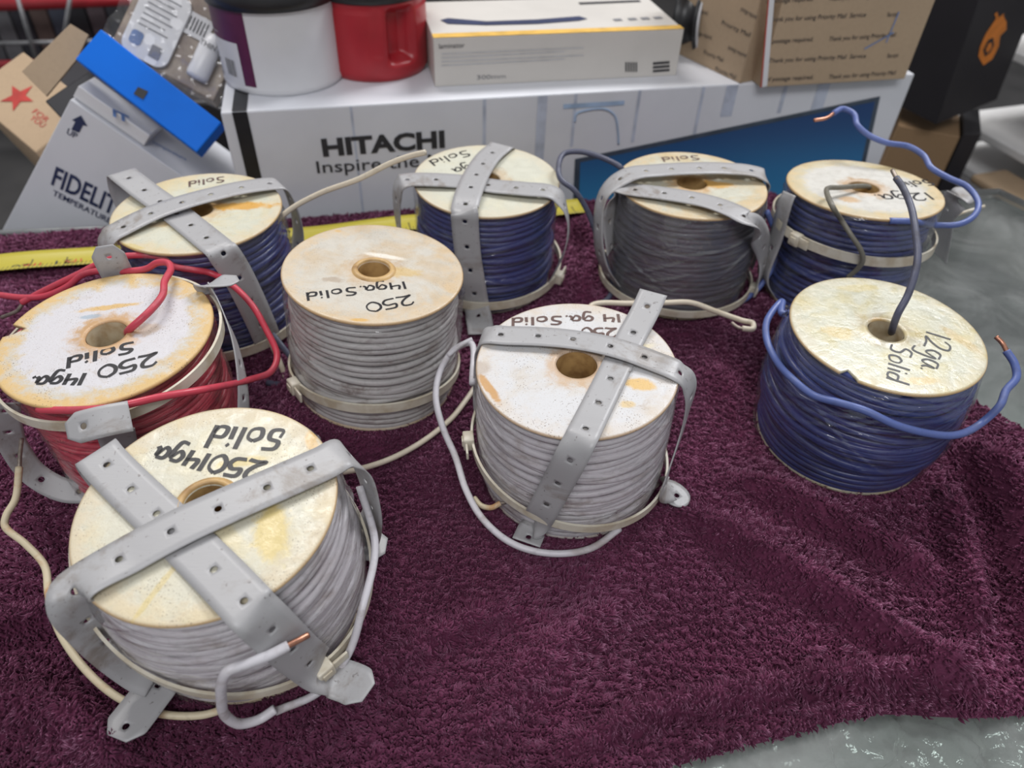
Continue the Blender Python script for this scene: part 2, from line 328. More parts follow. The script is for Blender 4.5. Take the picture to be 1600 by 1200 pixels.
RID = [  # picture polyline, half width (m), height (m)
 ([(1060, 790), (1165, 864), (1300, 945), (1435, 1035), (1520, 1075)], 0.009, 0.011),
 ([(1130, 740), (1255, 800), (1380, 862), (1480, 915)], 0.010, 0.009),
 ([(1500, 700), (1560, 790), (1600, 900), (1625, 1030)], 0.011, 0.016),
 ([(1470, 760), (1500, 880), (1520, 990)], 0.010, 0.009),
 ([(860, 1180), (1000, 1120), (1200, 1075), (1380, 1055), (1560, 1075)], 0.008, 0.007),
 ([(470, 1180), (560, 1085), (640, 1025), (730, 975), (820, 950)], 0.010, 0.006),
 ([(-100, 1010), (0, 990), (100, 965), (170, 960)], 0.010, 0.008),
 ([(700, 1200), (800, 1080), (900, 990), (1000, 930)], 0.014, 0.006),
 ([(1110, 560), (1200, 700), (1290, 800)], 0.014, 0.006),
 ([(-40, 1130), (60, 1110), (150, 1150), (220, 1230)], 0.013, 0.008),
 ([(905, 345), (925, 400), (915, 470)], 0.012, 0.010)]
RIDW = [([PZ(x, y, 0.01)[:2] for x, y in catmull(np.c_[np.array(p, float), np.zeros(len(p))], 6)[:, :2]], wd, am) for p, wd, am in RID]
wl = rng.normal(size=(10, 2)) * 14; wp = rng.uniform(0, 6.28, 10)
def hfield(X, Y, base=True):
    d = sdist(X, Y); t = np.clip(d / 0.010, 0, 1); edge = np.sqrt(np.clip(1 - (1 - t) ** 2, 0, 1))
    z = 0.0075 + 0 * X
    for k in range(10): z = z + 0.0006 * np.sin(wl[k, 0] * X + wl[k, 1] * Y + wp[k])
    for P, wd, am in RIDW:
        dd = np.full(X.shape, 1e9); n = len(P); tt = np.zeros(X.shape)
        for i in range(n - 1):
            a = P[i]; e = P[i + 1] - a; s = np.clip(((X - a[0]) * e[0] + (Y - a[1]) * e[1]) / (e @ e), 0, 1); q = np.hypot(X - a[0] - s * e[0], Y - a[1] - s * e[1])
            tt = np.where(q < dd, (i + s) / (n - 1), tt); dd = np.minimum(dd, q)
        z = z + 2.0 * am * np.exp(-(dd / (0.72 * wd)) ** 2) * np.clip(np.minimum(tt, 1 - tt) * 5 + 0.15, 0, 1)
    for c, nv in SP.values():
        b = c - nv * HGT; r = np.hypot(X - b[0], Y - b[1]); zb = b[2] - (nv[0] * (X - b[0]) + nv[1] * (Y - b[1])) / nv[2] - 0.0005
        w = np.clip((0.075 - r) / 0.018, 0, 1); w = w * w * (3 - 2 * w); z = z * (1 - w) + np.maximum(zb, 0.0015) * w
    return z * edge, d
gs = 0.0035; gx = np.arange(-0.62, 0.56, gs); gy = np.arange(0.02, 0.76, gs); GX, GY = np.meshgrid(gx, gy); HZ, HD = hfield(GX, GY)
ok = HD > -gs * 0.8; idx = -np.ones(GX.shape, int); idx[ok] = np.arange(ok.sum()); zz = np.where(HD > 0, HZ, 0.0004)
ee = 1e-4; gxx = (sdist(GX + ee, GY) - HD) / ee; gyy = (sdist(GX, GY + ee) - HD) / ee; mv = np.where(HD < 0, -HD, 0)
BV = np.stack([(GX + gxx * mv)[ok], (GY + gyy * mv)[ok], np.maximum(zz[ok] - 0.0009, 0.0005)], 1); q = ok[:-1, :-1] & ok[1:, :-1] & ok[:-1, 1:] & ok[1:, 1:]
BF = np.stack([idx[:-1, :-1][q], idx[:-1, 1:][q], idx[1:, 1:][q], idx[1:, :-1][q]], 1)
m, nt, bs = new_mat('burgundy_fleece'); v = objvec(nt)
cc = mixc(nt, ramp(nt, noise(nt, v, 22, 4), 0.3, 0.7), (0.080, 0.018, 0.042), (0.138, 0.032, 0.074)); cc = mixc(nt, ramp(nt, noise(nt, v, 900, 2), 0.3, 0.7, 0, 0.5), cc, (0.05, 0.008, 0.026))
nt.links.new(cc, bs.inputs['Base Color']); bs.inputs['Roughness'].default_value = 0.85; bs.inputs['Specular IOR Level'].default_value = 0.15
bs.inputs['Sheen Weight'].default_value = 0.55; bs.inputs['Sheen Roughness'].default_value = 0.45; bs.inputs['Sheen Tint'].default_value = (0.75, 0.35, 0.55, 1); M['fleece'] = m
blanket = build('fleece_blanket', BV, BF, M['fleece'], origin=(0, 0.35, 0)); tag(blanket, 'burgundy fleece blanket spread over the glass counter under the wire spools', 'blanket')
# pile: short leaning tufts, finer close to the lens
NT = 950000; TX = rng.uniform(-0.62, 0.56, NT); TY = rng.uniform(0.04, 0.74, NT)
dist = np.sqrt(TX ** 2 + TY ** 2 + 0.358 ** 2); keep = rng.uniform(0, 1, NT) < (0.36 / np.maximum(dist, 0.36)) ** 2
TX, TY, dist = TX[keep], TY[keep], dist[keep]
q = np.stack([TX, TY, np.full(len(TX), -0.35)], 1) @ CAMR; sx = 800 + FPX * q[:, 0] / -q[:, 2]; sy = 600 - FPX * q[:, 1] / -q[:, 2]
k2 = (sx > -600) & (sx < 2500) & (sy > -100) & (sy < 1700)
for c, nv in SP.values(): b = c - nv * HGT; k2 &= np.hypot(TX - b[0], TY - b[1]) > 0.05
TX, TY, dist = TX[k2], TY[k2], dist[k2]; tz, td = hfield(TX, TY); k3 = td > 0; TX, TY, dist, tz, td = TX[k3], TY[k3], dist[k3], tz[k3], td[k3]
e = 0.001; zx, _ = hfield(TX + e, TY); zy, _ = hfield(TX, TY + e); TN = np.stack([-(zx - tz) / e, -(zy - tz) / e, np.ones(len(tz))], 1)
TN[:, :2] = np.clip(TN[:, :2], -2.0, 2.0); TN /= np.linalg.norm(TN, axis=1)[:, None]
def waves(n, lo, hi, amp):
    s = 0
    for _ in range(n):
        a = rng.uniform(0, 6.28); kf = 2 * np.pi / rng.uniform(lo, hi); s = s + amp / math.sqrt(n) * np.sin(kf * (np.cos(a) * TX + np.sin(a) * TY) + rng.uniform(0, 6.28))
    return s
ang = -1.35 + waves(6, 0.05, 0.20, 1.2) + waves(10, 0.006, 0.016, 1.2) + rng.normal(0, 0.45, len(TX))
lenf = 1 + waves(8, 0.004, 0.009, 0.42); lean = np.clip(0.85 + waves(8, 0.004, 0.010, 0.6), 0.1, 1.6)
sc_ = np.maximum(dist / 0.36, 1); L = 0.0034 * np.clip(lenf, 0.35, 1.6) * np.where(td < 0.004, 0.8, 1); Wd = 0.00072 * sc_
D = np.stack([np.cos(ang), np.sin(ang), np.zeros(len(ang))], 1); D -= TN * (D * TN).sum(1)[:, None]; S = np.cross(TN, D); B = np.stack([TX, TY, tz - 0.0003], 1)
dirv = TN + D * lean[:, None]; dirv /= np.linalg.norm(dirv, axis=1)[:, None]
mid = B + (TN * 0.75 + dirv * 0.25) * (L * 0.55)[:, None]; tip = B + dirv * L[:, None]
TVs = np.stack([B + S * Wd[:, None], B - S * Wd[:, None] * 0.6 + D * Wd[:, None] * 0.8, B - S * Wd[:, None] * 0.6 - D * Wd[:, None] * 0.8,
                mid + S * Wd[:, None] * 0.85, mid - S * Wd[:, None] * 0.5 + D * Wd[:, None] * 0.7, mid - S * Wd[:, None] * 0.5 - D * Wd[:, None] * 0.7, tip], 1)
nT = len(B); base = (np.arange(nT) * 7)[:, None]
quads = np.concatenate([base + np.array([0, 1, 4, 3]), base + np.array([1, 2, 5, 4]), base + np.array([2, 0, 3, 5])])
tris = np.concatenate([base + np.array([3, 4, 6]), base + np.array([4, 5, 6]), base + np.array([5, 3, 6])])
me = bpy.data.meshes.new('fleece_pile'); me.vertices.add(nT * 7); me.vertices.foreach_set('co', (TVs.reshape(-1, 3) - [0, 0.35, 0]).ravel())
nl = quads.size + tris.size; me.loops.add(nl); me.loops.foreach_set('vertex_index', np.concatenate([quads.ravel(), tris.ravel()]))
tot = np.concatenate([np.full(len(quads), 4), np.full(len(tris), 3)]); me.polygons.add(len(tot))
me.polygons.foreach_set('loop_start', np.concatenate([[0], np.cumsum(tot)[:-1]])); me.polygons.foreach_set('use_smooth', np.ones(len(tot), bool)); me.update(calc_edges=True)
me.materials.append(M['fleece']); pile = bpy.data.objects.new('fleece_pile', me); COL.objects.link(pile); pile.parent = blanket; pile['kind'] = 'stuff'
print('tufts', nT)

# ------------------------------------------------------------------ wire spools
def frame(k):
    c, n = SP[k]; u = unit(np.array([1.0, 0, 0]) - n * n[0]); return c, n, u, np.cross(n, u)
def Tp(k, px, py, h=0.001):
    c, n, u, v = frame(k); return PP(px, py, c + n * h, n)
def Sp(k, px, py, r, back=False):
    c, n, u, v = frame(k); d = ray(px, py); o = CAMP - c; d1 = d - n * (d @ n); o1 = o - n * (o @ n)
    a, b, e = d1 @ d1, 2 * d1 @ o1, o1 @ o1 - r * r; disc = max(b * b - 4 * a * e, 0); t = (-b + (1 if back else -1) * math.sqrt(disc)) / (2 * a); return CAMP + d * t
def Lp(k, deg, r, h):
    c, n, u, v = frame(k); a = math.radians(deg); return c + n * h + r * (math.cos(a) * u + math.sin(a) * v)
def loc(k, p):
    c, n, u, v = frame(k); q = p - c; return math.degrees(math.atan2(q @ v, q @ u)), float(np.hypot(q @ u, q @ v)), float(q @ n)
def uvof(k, px, py):
    c, n, u, v = frame(k); q = Tp(k, px, py, 0) - c; return (q @ u) / RAD, (q @ v) / RAD

GL = {  # handwriting strokes, baseline 0, digit height 1
 '2': (.75, [[(.02, .78), (.2, 1), (.5, .95), (.52, .65), (.3, .3), (0, .02), (.3, .06), (.65, .0)]]),
 '5': (.7, [[(.6, 1), (.12, .97), (.06, .6), (.4, .62), (.55, .38), (.4, .08), (0, .03)]]),
 '0': (.75, [[(.3, 1), (.05, .75), (.03, .3), (.28, 0), (.55, .25), (.56, .75), (.3, 1)]]),
 '1': (.35, [[(.12, 1), (.08, 0)]]),
 '4': (.65, [[(.08, .95), (.02, .45), (.5, .5)], [(.45, .85), (.4, -.05)]]),
 'g': (.62, [[(.45, .62), (.15, .66), (.02, .35), (.2, .1), (.45, .5), (.44, .0), (.3, -.42), (.02, -.35)]]),
 'a': (.6, [[(.42, .58), (.12, .6), (.02, .2), (.2, .0), (.42, .5), (.42, .15), (.52, 0)]]),
 'S': (.75, [[(.6, .95), (.25, .98), (.1, .72), (.45, .45), (.4, .05), (0, .06)]]),
 's': (.75, [[(.62, .9), (.2, .85), (.15, .55), (.48, .42), (.45, .05), (.12, .02), (.15, .35)]]),
 'o': (.6, [[(.25, .6), (.03, .4), (.1, .02), (.4, .08), (.45, .45), (.25, .6)]]),
 'l': (.3, [[(.12, 1), (.08, 0)]]), 'i': (.3, [[(.1, .58), (.1, 0)], [(.12, .85), (.14, .88)]]),
 'd': (.62, [[(.42, .5), (.1, .5), (.04, .1), (.3, .05), (.44, .35)], [(.48, 1.05), (.44, 0)]]),
 '.': (.3, [[(.05, .02), (.09, .06)]]), ' ': (.35, [])}
def handwriting(k, words, parent, wd=0.0008, mat='ink'):
    c, n, u, v = frame(k); mb = MB()
    for s, a, b, hp in words:
        p0 = Tp(k, *a, 0.0); p1 = Tp(k, *b, 0.0); X = unit(p1 - p0); Y = np.cross(n, X); tot = sum(GL[ch][0] for ch in s); sx = np.linalg.norm(p1 - p0) / tot; x = 0
        for ch in s:
            for st in GL[ch][1]:
                q = catmull(np.array([[x + i, j, 0] for i, j in st]), 6) if len(st) > 2 else np.array([[x + i, j, 0] for i, j in st])
                P = p0 + np.outer(q[:, 0] * sx, X) + np.outer(q[:, 1] * hp, Y); T = np.gradient(P, axis=0) if len(P) > 2 else np.array([P[1] - P[0]] * 2)
                T /= np.linalg.norm(T, axis=1)[:, None] + 1e-12; W = np.cross(n, T) * wd + X * wd * 0.25
                if len(st) == 2 and np.linalg.norm(P[1] - P[0]) < 0.002: P = np.array([P[0] - T[0] * wd, P[0] + T[0] * wd])
                m_ = len(P); V = np.concatenate([P - T * 0 + W, P - W]) + n * 0.00022
                mb.add(V, [(i, i + 1, m_ + i + 1, m_ + i) for i in range(m_ - 1)])
            x += GL[ch][0]
    return mb.make('handwriting', M[mat], parent, smooth=False, label='handwritten marker lettering')

def ribbon(P, Nn, width, holes, hr=0.0016, e0='cut', e1='cut', rows=0.0014):
    """strap surface along P with normals Nn; round holes at arc positions"""
    s = np.r_[0, np.cumsum(np.linalg.norm(np.diff(P, axis=0), axis=1))]; Ls = s[-1]; nr = int(Ls / rows); ds = Ls / nr; a = 2 * ds
    T = np.gradient(P, axis=0); T /= np.linalg.norm(T, axis=1)[:, None]; W = np.cross(Nn, T); W /= np.linalg.norm(W, axis=1)[:, None] + 1e-12
    K = np.cross(T, W)
    def at(sv, wv):
        pos = np.array([np.interp(sv, s, P[:, i]) for i in range(3)]); ww = unit(np.array([np.interp(sv, s, W[:, i]) for i in range(3)]))
        f = 1.0
        for d, e in ((sv, e0), (Ls - sv, e1)):
            if e == 'tab': f *= min(1, 0.5 + 0.5 * d / 0.006)
            elif e == 'round': f *= math.sqrt(max(0.02, min(1, 1 - (1 - min(d / 0.009, 1)) ** 2)))
        return pos + ww * wv * f
    hw = width / 2; cols = [-hw, -(hw + a) / 2, -a, -a / 2, 0, a / 2, a, (hw + a) / 2, hw]; nc = len(cols)
    V = [at(i * ds, cw) for i in range(nr + 1) for cw in cols]; used = set(); rings = []
    for hs in holes:
        i0 = int(round(hs / ds))
        if i0 < 3 or i0 > nr - 3: continue
        rings.append(i0)
    cells = [[True] * (nc - 1) for _ in range(nr)]
    for i0 in rings:
        for i in range(i0 - 2, i0 + 2):
            for j in range(2, 6): cells[i][j] = False
    F = [(i * nc + j, i * nc + j + 1, (i + 1) * nc + j + 1, (i + 1) * nc + j) for i in range(nr) for j in range(nc - 1) if cells[i][j]]
    for i0 in rings:
        per = [(-2, -2), (-2, -1), (-2, 0), (-2, 1), (-2, 2), (-1, 2), (0, 2), (1, 2), (2, 2), (2, 1), (2, 0), (2, -1), (2, -2), (1, -2), (0, -2), (-1, -2)]
        b = len(V)
        for di, dj in per: an = math.atan2(dj, di); V.append(at(i0 * ds + hr * math.cos(an), hr * math.sin(an)))
        for q_ in range(16):
            d1, d2 = per[q_], per[(q_ + 1) % 16]; F.append(((i0 + d1[0]) * nc + 4 + d1[1], (i0 + d2[0]) * nc + 4 + d2[1], b + (q_ + 1) % 16, b + q_))
    V = np.array(V); us = sorted({i for f in F for i in f}); mp = {o: i for i, o in enumerate(us)}
    return V[us], [tuple(mp[i] for i in f) for f in F]
def lift(k, spec, fold=False):
    """point spec -> (position, normal)"""
    c, n, u, v = frame(k); out = [None] * len(spec)
    for i, s in enumerate(spec):
        if s[0] == 'T': out[i] = (Tp(k, s[1], s[2], s[3] if len(s) > 3 else 0.0012), n)
        elif s[0] in 'SB':
            p = Sp(k, s[1], s[2], s[3], s[0] == 'B'); q = p - c; q = q - n * (q @ n); out[i] = (p, unit(q))
        elif s[0] == 'L':
            p = Lp(k, *s[1:4]); q = p - c; q = q - n * (q @ n); out[i] = (p, unit(unit(q) + n * (s[4] if len(s) > 4 else 0)))
        elif s[0] == 'Q':
            p = PZ(*s[1:4]); q = p - c; q = q - n * (q @ n); out[i] = (p, unit(unit(q) + n * (s[4] if len(s) > 4 else 0)))
        elif s[0] == 'V': p = PZ(*s[1:4]); out[i] = (p, unit(CAMP - p))
        elif s[0] == 'Z': out[i] = (PZ(*s[1:4]), np.array([0, 0, 1.0]))
    known = [i for i in range(len(spec)) if out[i] is not None]
    tr = [i for i, s in enumerate(spec) if s[0] == 'T']
    for i, s in enumerate(spec):
        if s[0] == 'R':
            j = min(known, key=lambda q_: abs(q_ - i)); deg = loc(k, out[j][0])[0] + s[1]; p = Lp(k, deg, s[2], s[3]); q = p - c; q = q - n * (q @ n); out[i] = (p, unit(q))
    if fold and len(tr) > 1:
        for e, e2, sg in ((tr[0], tr[1], -1), (tr[-1], tr[-2], 1)):
            ch = out[e][0] - out[e2][0]; ch = unit(ch - n * (ch @ n))
            for q_, w_ in ((1, .95), (2, .7), (3, .35)):
                j = e + sg * q_
                if 0 <= j < len(spec) and spec[j][0] not in 'ZV' and len(spec[j]) < 5: out[j] = (out[j][0], unit(out[j][1] * (1 - w_) + ch * w_))
    return out
def strap(k, spec, parent, e0='cut', e1='cut', width=0.0195, hole_step=0.0203, hole0=0.006, mat='strap'):
    pts = lift(k, spec, True); Q = np.array([np.r_[p, nn * 0.02] for p, nn in pts]); C = catmull(Q, 10); P = C[:, :3]; Nn = C[:, 3:]; T = np.gradient(P, axis=0); T /= np.linalg.norm(T, axis=1)[:, None]
    Nn = Nn - T * (Nn * T).sum(1)[:, None]; Nn /= np.linalg.norm(Nn, axis=1)[:, None]
    L_ = np.linalg.norm(np.diff(P, axis=0), axis=1).sum(); V, F = ribbon(P, Nn, width, np.arange(hole0, L_, hole_step), e0=e0, e1=e1)
    o = build('strap', V, F, M[mat], parent); md = o.modifiers.new('thickness', 'SOLIDIFY'); md.thickness = 0.0007; md.offset = 0; return o
def ziptie(k, pxs, r, parent, headpx=None, width=0.0055, hfit=None, tail=0.008):
    c, n, u, v = frame(k)
    if pxs:
        A = []; B = []
        for x, y in pxs:
            d, rr, h = loc(k, Sp(k, x, y, r)); A.append([1, math.cos(math.radians(d)), math.sin(math.radians(d))]); B.append(h)
        A = np.array(A); co = np.linalg.solve(A.T @ A + np.diag([0, 0.15, 0.15]), A.T @ np.array(B))
    else: co = np.array(hfit)
    co[0] = np.clip(co[0], -0.085, -0.004)
    mb = MB(); th = np.linspace(0, 360, 120, endpoint=False); sec = [(0.0008, -width / 2), (0.0008, width / 2), (-0.0006, width / 2), (-0.0006, -width / 2)]; V = []
    hh = lambda d: float(co @ [1, math.cos(math.radians(d)), math.sin(math.radians(d))])
    for d in th:
        for a, b in sec: V.append(Lp(k, d, r + a, hh(d) + b))
    F = [(i * 4 + j, i * 4 + (j + 1) % 4, ((i + 1) % 120) * 4 + (j + 1) % 4, ((i + 1) % 120) * 4 + j) for i in range(120) for j in range(4)]
    z = mb.add(V, F).make('zip_tie', M['zip'], parent, smooth=False)
    if headpx is not None:
        d = headpx if not isinstance(headpx, tuple) else loc(k, Sp(k, headpx[0], headpx[1], r))[0]
        p = Lp(k, d, r, hh(d)); R_ = unit(Lp(k, d, 1, 0) - Lp(k, d, 0, 0)); Tn = np.cross(n, R_); mb = MB(); a, b, t = 0.0085, 0.009, 0.0065
        V, F = box_verts(p - Tn * a / 2 - n * b / 2 - R_ * 0.001, Tn * a, n * b, R_ * t, 0.0009); mb.add(V, F)
        V, F = box_verts(p + Tn * (a / 2) - n * width / 2 + R_ * 0.003, Tn * tail, n * width, R_ * 0.0014, 0.0003); mb.add(V, F)
        V, F = box_verts(p - Tn * (a / 2 - 0.0018) - n * 0.0022 + R_ * (t - 0.0012), Tn * (a - 0.0036), n * 0.0044, R_ * 0.0009, 0.0002); mb.add(V, F)
        mb.make('zip_tie_head', M['zip'], z)
    return z
def wire(k, spec, r, mat, parent, tip=None, tiplen=3, tipmat='copper', n=10, name='loose_wire', label=None, at='end'):
    P = catmull(np.array([p for p, _ in lift(k, spec)]), n); w_ = 0.0
    V, F = tube(P, r, 10); o = build(name, V, F, M[mat], parent, label=label)
    if tip:
        Q = catmull(np.array([p for p, _ in lift(k, tip)]), 6); V, F = tube(Q, r * 0.62, 8); build('bare_wire_end', V, F, M[tipmat], o)
    return o

def coil(k, rw, r0, bulge, mat, parent, seed, cross=5, tilt=0.0012, h0=-0.0035, h1=-0.0850):
    g = np.random.default_rng(seed); mb = MB(); c, n, u, v = frame(k); nr = int((h0 - h1) / (rw * 1.95)); th = np.linspace(0, 2 * np.pi, 110, endpoint=False)
    def add(hc, rad, amp, ph, wob):
        t = np.clip((hc - h0) / (h1 - h0), 0, 1); h = hc + amp * np.sin(th + ph) + wob[0] * np.sin(2 * th + wob[1]) + 0.0003 * np.sin(5 * th + wob[1] * 3); h = np.clip(h, h1 + 0.0, h0)
        tt = (h - h0) / (h1 - h0); rr = rad + bulge * np.sin(np.pi * np.clip(tt, 0, 1)) ** 0.8 + 0.0003 * np.sin(3 * th + wob[2])
        P = c + np.outer(h, n) + rr[:, None] * (np.cos(th)[:, None] * u + np.sin(th)[:, None] * v); V, F = tube(P, rw, 7, closed=True); mb.add(V, F)
    ph = g.uniform(0, 6.28); am = 0
    for i in range(nr + 1):
        hc = h0 + (h1 - h0) * (i + 0.0) / nr
        am = 0.9 * am + g.normal(0, tilt * 0.35); ed = min(1, 4 * min(i, nr - i) / nr)
        add(hc, r0 + g.uniform(-0.0008, 0.0004), am * ed, ph + i * 0.05, (g.normal(0, 0.0006) * ed, g.uniform(0, 6.28), g.uniform(0, 6.28)))
    for i in range(cross):
        hc = g.uniform(h1 * 0.85 + h0 * .15, h0 * 0.8 + h1 * .2); add(hc, r0 + rw * 0.9, g.uniform(0.002, 0.008) * g.choice([-1, 1]), g.uniform(0, 6.28), (g.normal(0, 0.001), g.uniform(0, 6.28), g.uniform(0, 6.28)))
    V, F = lathe(c, n, [(r0 - rw * 0.9 + bulge * math.sin(math.pi * t) ** 0.8 * 0.9, h0 + (h1 - h0) * t) for t in np.linspace(0.0, 1.0, 14)], 64); mb.add(V, F)
    return mb.make('wire_winding', M[mat], parent)
def film(k, r, bulge, parent, mat='film', seed=0, h0=-0.001, h1=-0.084):
    g = np.random.default_rng(seed); c, n, u, v = frame(k); A, H = 300, 80
    ks = [(g.integers(2, 14), g.uniform(20, 260), g.uniform(0, 6.28)) for _ in range(14)]
    t = np.linspace(0, 1, H + 1)[:, None]; h = h0 + (h1 - h0) * t; a = (2 * np.pi * np.arange(A) / A)[None, :]
    rr = r + bulge * np.sin(np.pi * t) ** 0.8 + 0.0010 * sum(np.sin(q_[0] * a + q_[1] * h + q_[2]) for q_ in ks) / 14
    for _ in range(26):          # stretched creases running across the film
        a0 = g.uniform(0, 6.28); sl = g.uniform(-1.6, 1.6); hc = g.uniform(h1, h0); ln = g.uniform(0.012, 0.035)
        da = (a - a0 + np.pi) % (2 * np.pi) - np.pi; x = da * r; d = (h - hc) - sl * 0.5 * x; rr = rr + 0.0013 * np.exp(-(d / 0.0010) ** 2 - (x / ln) ** 2)
    V = c + h[..., None] * n + rr[..., None] * (np.cos(a)[..., None] * u + np.sin(a)[..., None] * v)
    F = [(j * A + i, (j + 1) * A + i, (j + 1) * A + (i + 1) % A, j * A + (i + 1) % A) for j in range(H) for i in range(A)]
    return build('shrink_wrap', V.reshape(-1, 3), F, M[mat], parent)
def flange(k, name, htop, th, mat, parent, rad=RAD, rh=0.0100, notch=(), warp=0.0):
    c, n, u, v = frame(k); A = 160; rr = [rh, rh * 1.18, rh * 1.3] + list(np.linspace(rh * 1.7, rad * 0.97, 12)) + [rad]; V = []; UV = []
    def R(a):
        r = rad
        for (na, hw, dp) in notch:
            d = (math.degrees(a) - na + 180) % 360 - 180
            if abs(d) < hw: r = min(r, rad - dp * (0.35 + 0.65 * (hw - d) / (2 * hw)))
        return r
    prof = [(r, htop + (0.0004 if i in (1,) else 0)) for i, r in enumerate(rr)] + [(rad, htop - th * 0.5), (rad - 0.0006, htop - th), (rh, htop - th)]
    prof[len(rr) - 1] = (rad - 0.0005, htop - 0.0001)
    for (r, h) in prof:
        for i in range(A):
            a = 2 * np.pi * i / A; lim = R(a); q_ = r if r < lim else lim - (rad - r) * 0.2
            V.append(c + n * (h + warp * math.sin(2 * a + 1) * (q_ / rad) ** 2) + q_ * (math.cos(a) * u + math.sin(a) * v)); UV.append((q_ * math.cos(a) / RAD, q_ * math.sin(a) / RAD))
    m_ = len(prof); F = [(j * A + i, (j + 1) * A + i, (j + 1) * A + (i + 1) % A, j * A + (i + 1) % A) for j in range(m_) for i in range(A) if j < m_ - 1] + [((m_ - 1) * A + i, i, (i + 1) % A, (m_ - 1) * A + (i + 1) % A) for i in range(A)]
    return build(name, V, F, mat, parent, uv=UV)
BROWN = (0.50, 0.27, 0.08); AMB = (0.62, 0.36, 0.08); YEL = (0.62, 0.47, 0.14)
def spool(k, label, fm, wm, rw, bulge, r0=0.0515, core='core', notch=(), filmmat='film', cross=6, tilt=0.0012, seed=1, rh=0.0100, patches=(), group=None, wrap=True, ring=False):
    c, n, u, v = frame(k); base = c - n * HGT; t = thing('wire_spool', base, label, 'wire spool', group)
    pt = [(*uvof(k, x, y), su, sv, an, col, st) for (x, y, su, sv, an, col, st) in patches]
    top = flange(k, 'flange', 0.0, 0.0022, flange_mat('flange_plastic', patches=pt, **fm), t, notch=notch, rh=rh)
    fm2 = dict(fm); flange(k, 'flange', -HGT + 0.0026, 0.0022, flange_mat('flange_plastic', **fm2), t, rh=rh, rad=0.0530)
    V, F = lathe(c, n, [(rh * 0.97, -0.0005), (rh * 0.97, -HGT + 0.001), (rh * 1.25, -HGT + 0.001), (rh * 1.25, -0.003)], 40); build('core', V, F, M[core], t)
    if ring:
        V, F = lathe(c, n, [(rh * 1.0, -0.001), (rh * 1.02, 0.0012), (rh * 1.15, 0.0016), (rh * 1.32, 0.0009), (rh * 1.42, -0.0002)], 48); build('hub_ring', V, F, M['core'] if core == 'core' else M['core_pale'], t)
    coil(k, rw, r0, bulge, wm, t, seed, cross, tilt)
    if wrap: film(k, max(r0 + 2 * rw + 0.0004, 0.0538), bulge, t, filmmat, seed)
    return t, top
RO = 0.0575
# --- front left
t, top = spool('W1', 'white wire spool nearest the lens, grey straps crossed over its cream disc', dict(base=(0.583, 0.560, 0.455), stain=(0.68, 0.58, 0.34), amt=0.35, rim=0.25, hole=0.0, speck=0.7, seed=3.1, gloss=0.3), 'w_white', 0.0019, 0.0040, r0=0.0508, ring=True, seed=11, cross=16, tilt=0.004,
    patches=[(425, 830, .16, .34, 0.35, YEL, .75), (487, 690, .06, .14, 0.4, AMB, .6), (380, 722, .22, .06, .25, YEL, .6), (330, 820, .5, .1, -.6, YEL, .3), (250, 915, .03, .35, -.35, YEL, .5)])
handwriting('W1', [('25014ga', (416, 722), (246, 697), 0.0098), ('solid', (449, 673), (332, 664), 0.0128)], top, 0.00095)
strap('W1', [('R', 0, .060, -.060), ('R', 0, .063, -.03), ('R', 0, .0655, -.008), ('T', 150, 706, .001), ('T', 162, 721, .0015), ('T', 201, 761, .001), ('T', 243, 801), ('T', 332, 888), ('T', 380, 938, .0025), ('T', 395, 954, .0015), ('S', 432, 990, .0625), ('S', 476, 1030, .0635), ('Z', 516, 1056, .027), ('Z', 548, 1067, .025), ('Z', 576, 1082, .026)], t, 'cut', 'tab', hole0=0.0115)
strap('W1', [('Z', 182, 1154, .026), ('Z', 226, 1098, .024), ('Z', 250, 1062, .023), ('V', 222, 1046, .032), ('V', 178, 1012, .052), ('V', 140, 974, .075), ('V', 117, 940, .094), ('T', 122, 914, .0018), ('T', 209, 862, .003), ('T', 286, 821, .0035), ('T', 362, 786, .0035), ('T', 438, 753, .003), ('T', 508, 722, .0025), ('T', 536, 708, .001), ('R', 0, .0655, -.010), ('R', -3, .067, -.035), ('R', -6, .064, -.066), ('Z', 560, 849, .0215), ('Z', 582, 852, .0215), ('Z', 604, 853, .0215)], t, 'tab', 'tab')
ziptie('W1', [(240, 1052), (300, 1084), (400, 1090), (480, 1066), (540, 1015), (563, 950)], .0605, t, (512, 1064))
wire('W1', [('Z', 350, 1108, .014), ('Z', 318, 1117, .015), ('Z', 270, 1118, .016), ('Z', 230, 1110, .018), ('Z', 180, 1087, .020), ('Z', 130, 1042, .022), ('Z', 92, 985, .026), ('Z', 76, 930, .030), ('Z', 70, 885, .034), ('Z', 40, 850, .038), ('Z', 8, 822, .042), ('Z', 10, 805, .045), ('Z', 24, 780, .048), ('Z', 30, 730, .055)], 0.0018, 'w_rust', t, tip=[('Z', 30, 735, .054), ('Z', 31, 712, .058), ('Z', 34, 685, .062)], tipmat='tinned', label='rust stained loose wire end')
wire('W1', [('S', 430, 1108, .0645), ('S', 405, 1124, .066), ('S', 375, 1131, .068), ('S', 352, 1118, .068), ('S', 346, 1092, .068), ('S', 347, 1066, .068), ('S', 358, 1047, .068), ('S', 385, 1037, .0675), ('S', 420, 1024, .067), ('S', 450, 1009, .067)], 0.0022, 'w_white', t, tip=[('S', 447, 1010, .067), ('S', 465, 1001, .067), ('S', 482, 992, .067)], label='bent white wire end with bare copper tip')
wire('W1', [('S', 430, 1112, .0625), ('S', 500, 1080, .063), ('S', 545, 1020, .064), ('S', 566, 950, .064), ('L', 10, .0645, -.05), ('L', 30, .064, -.03)], 0.0019, 'w_white', t)
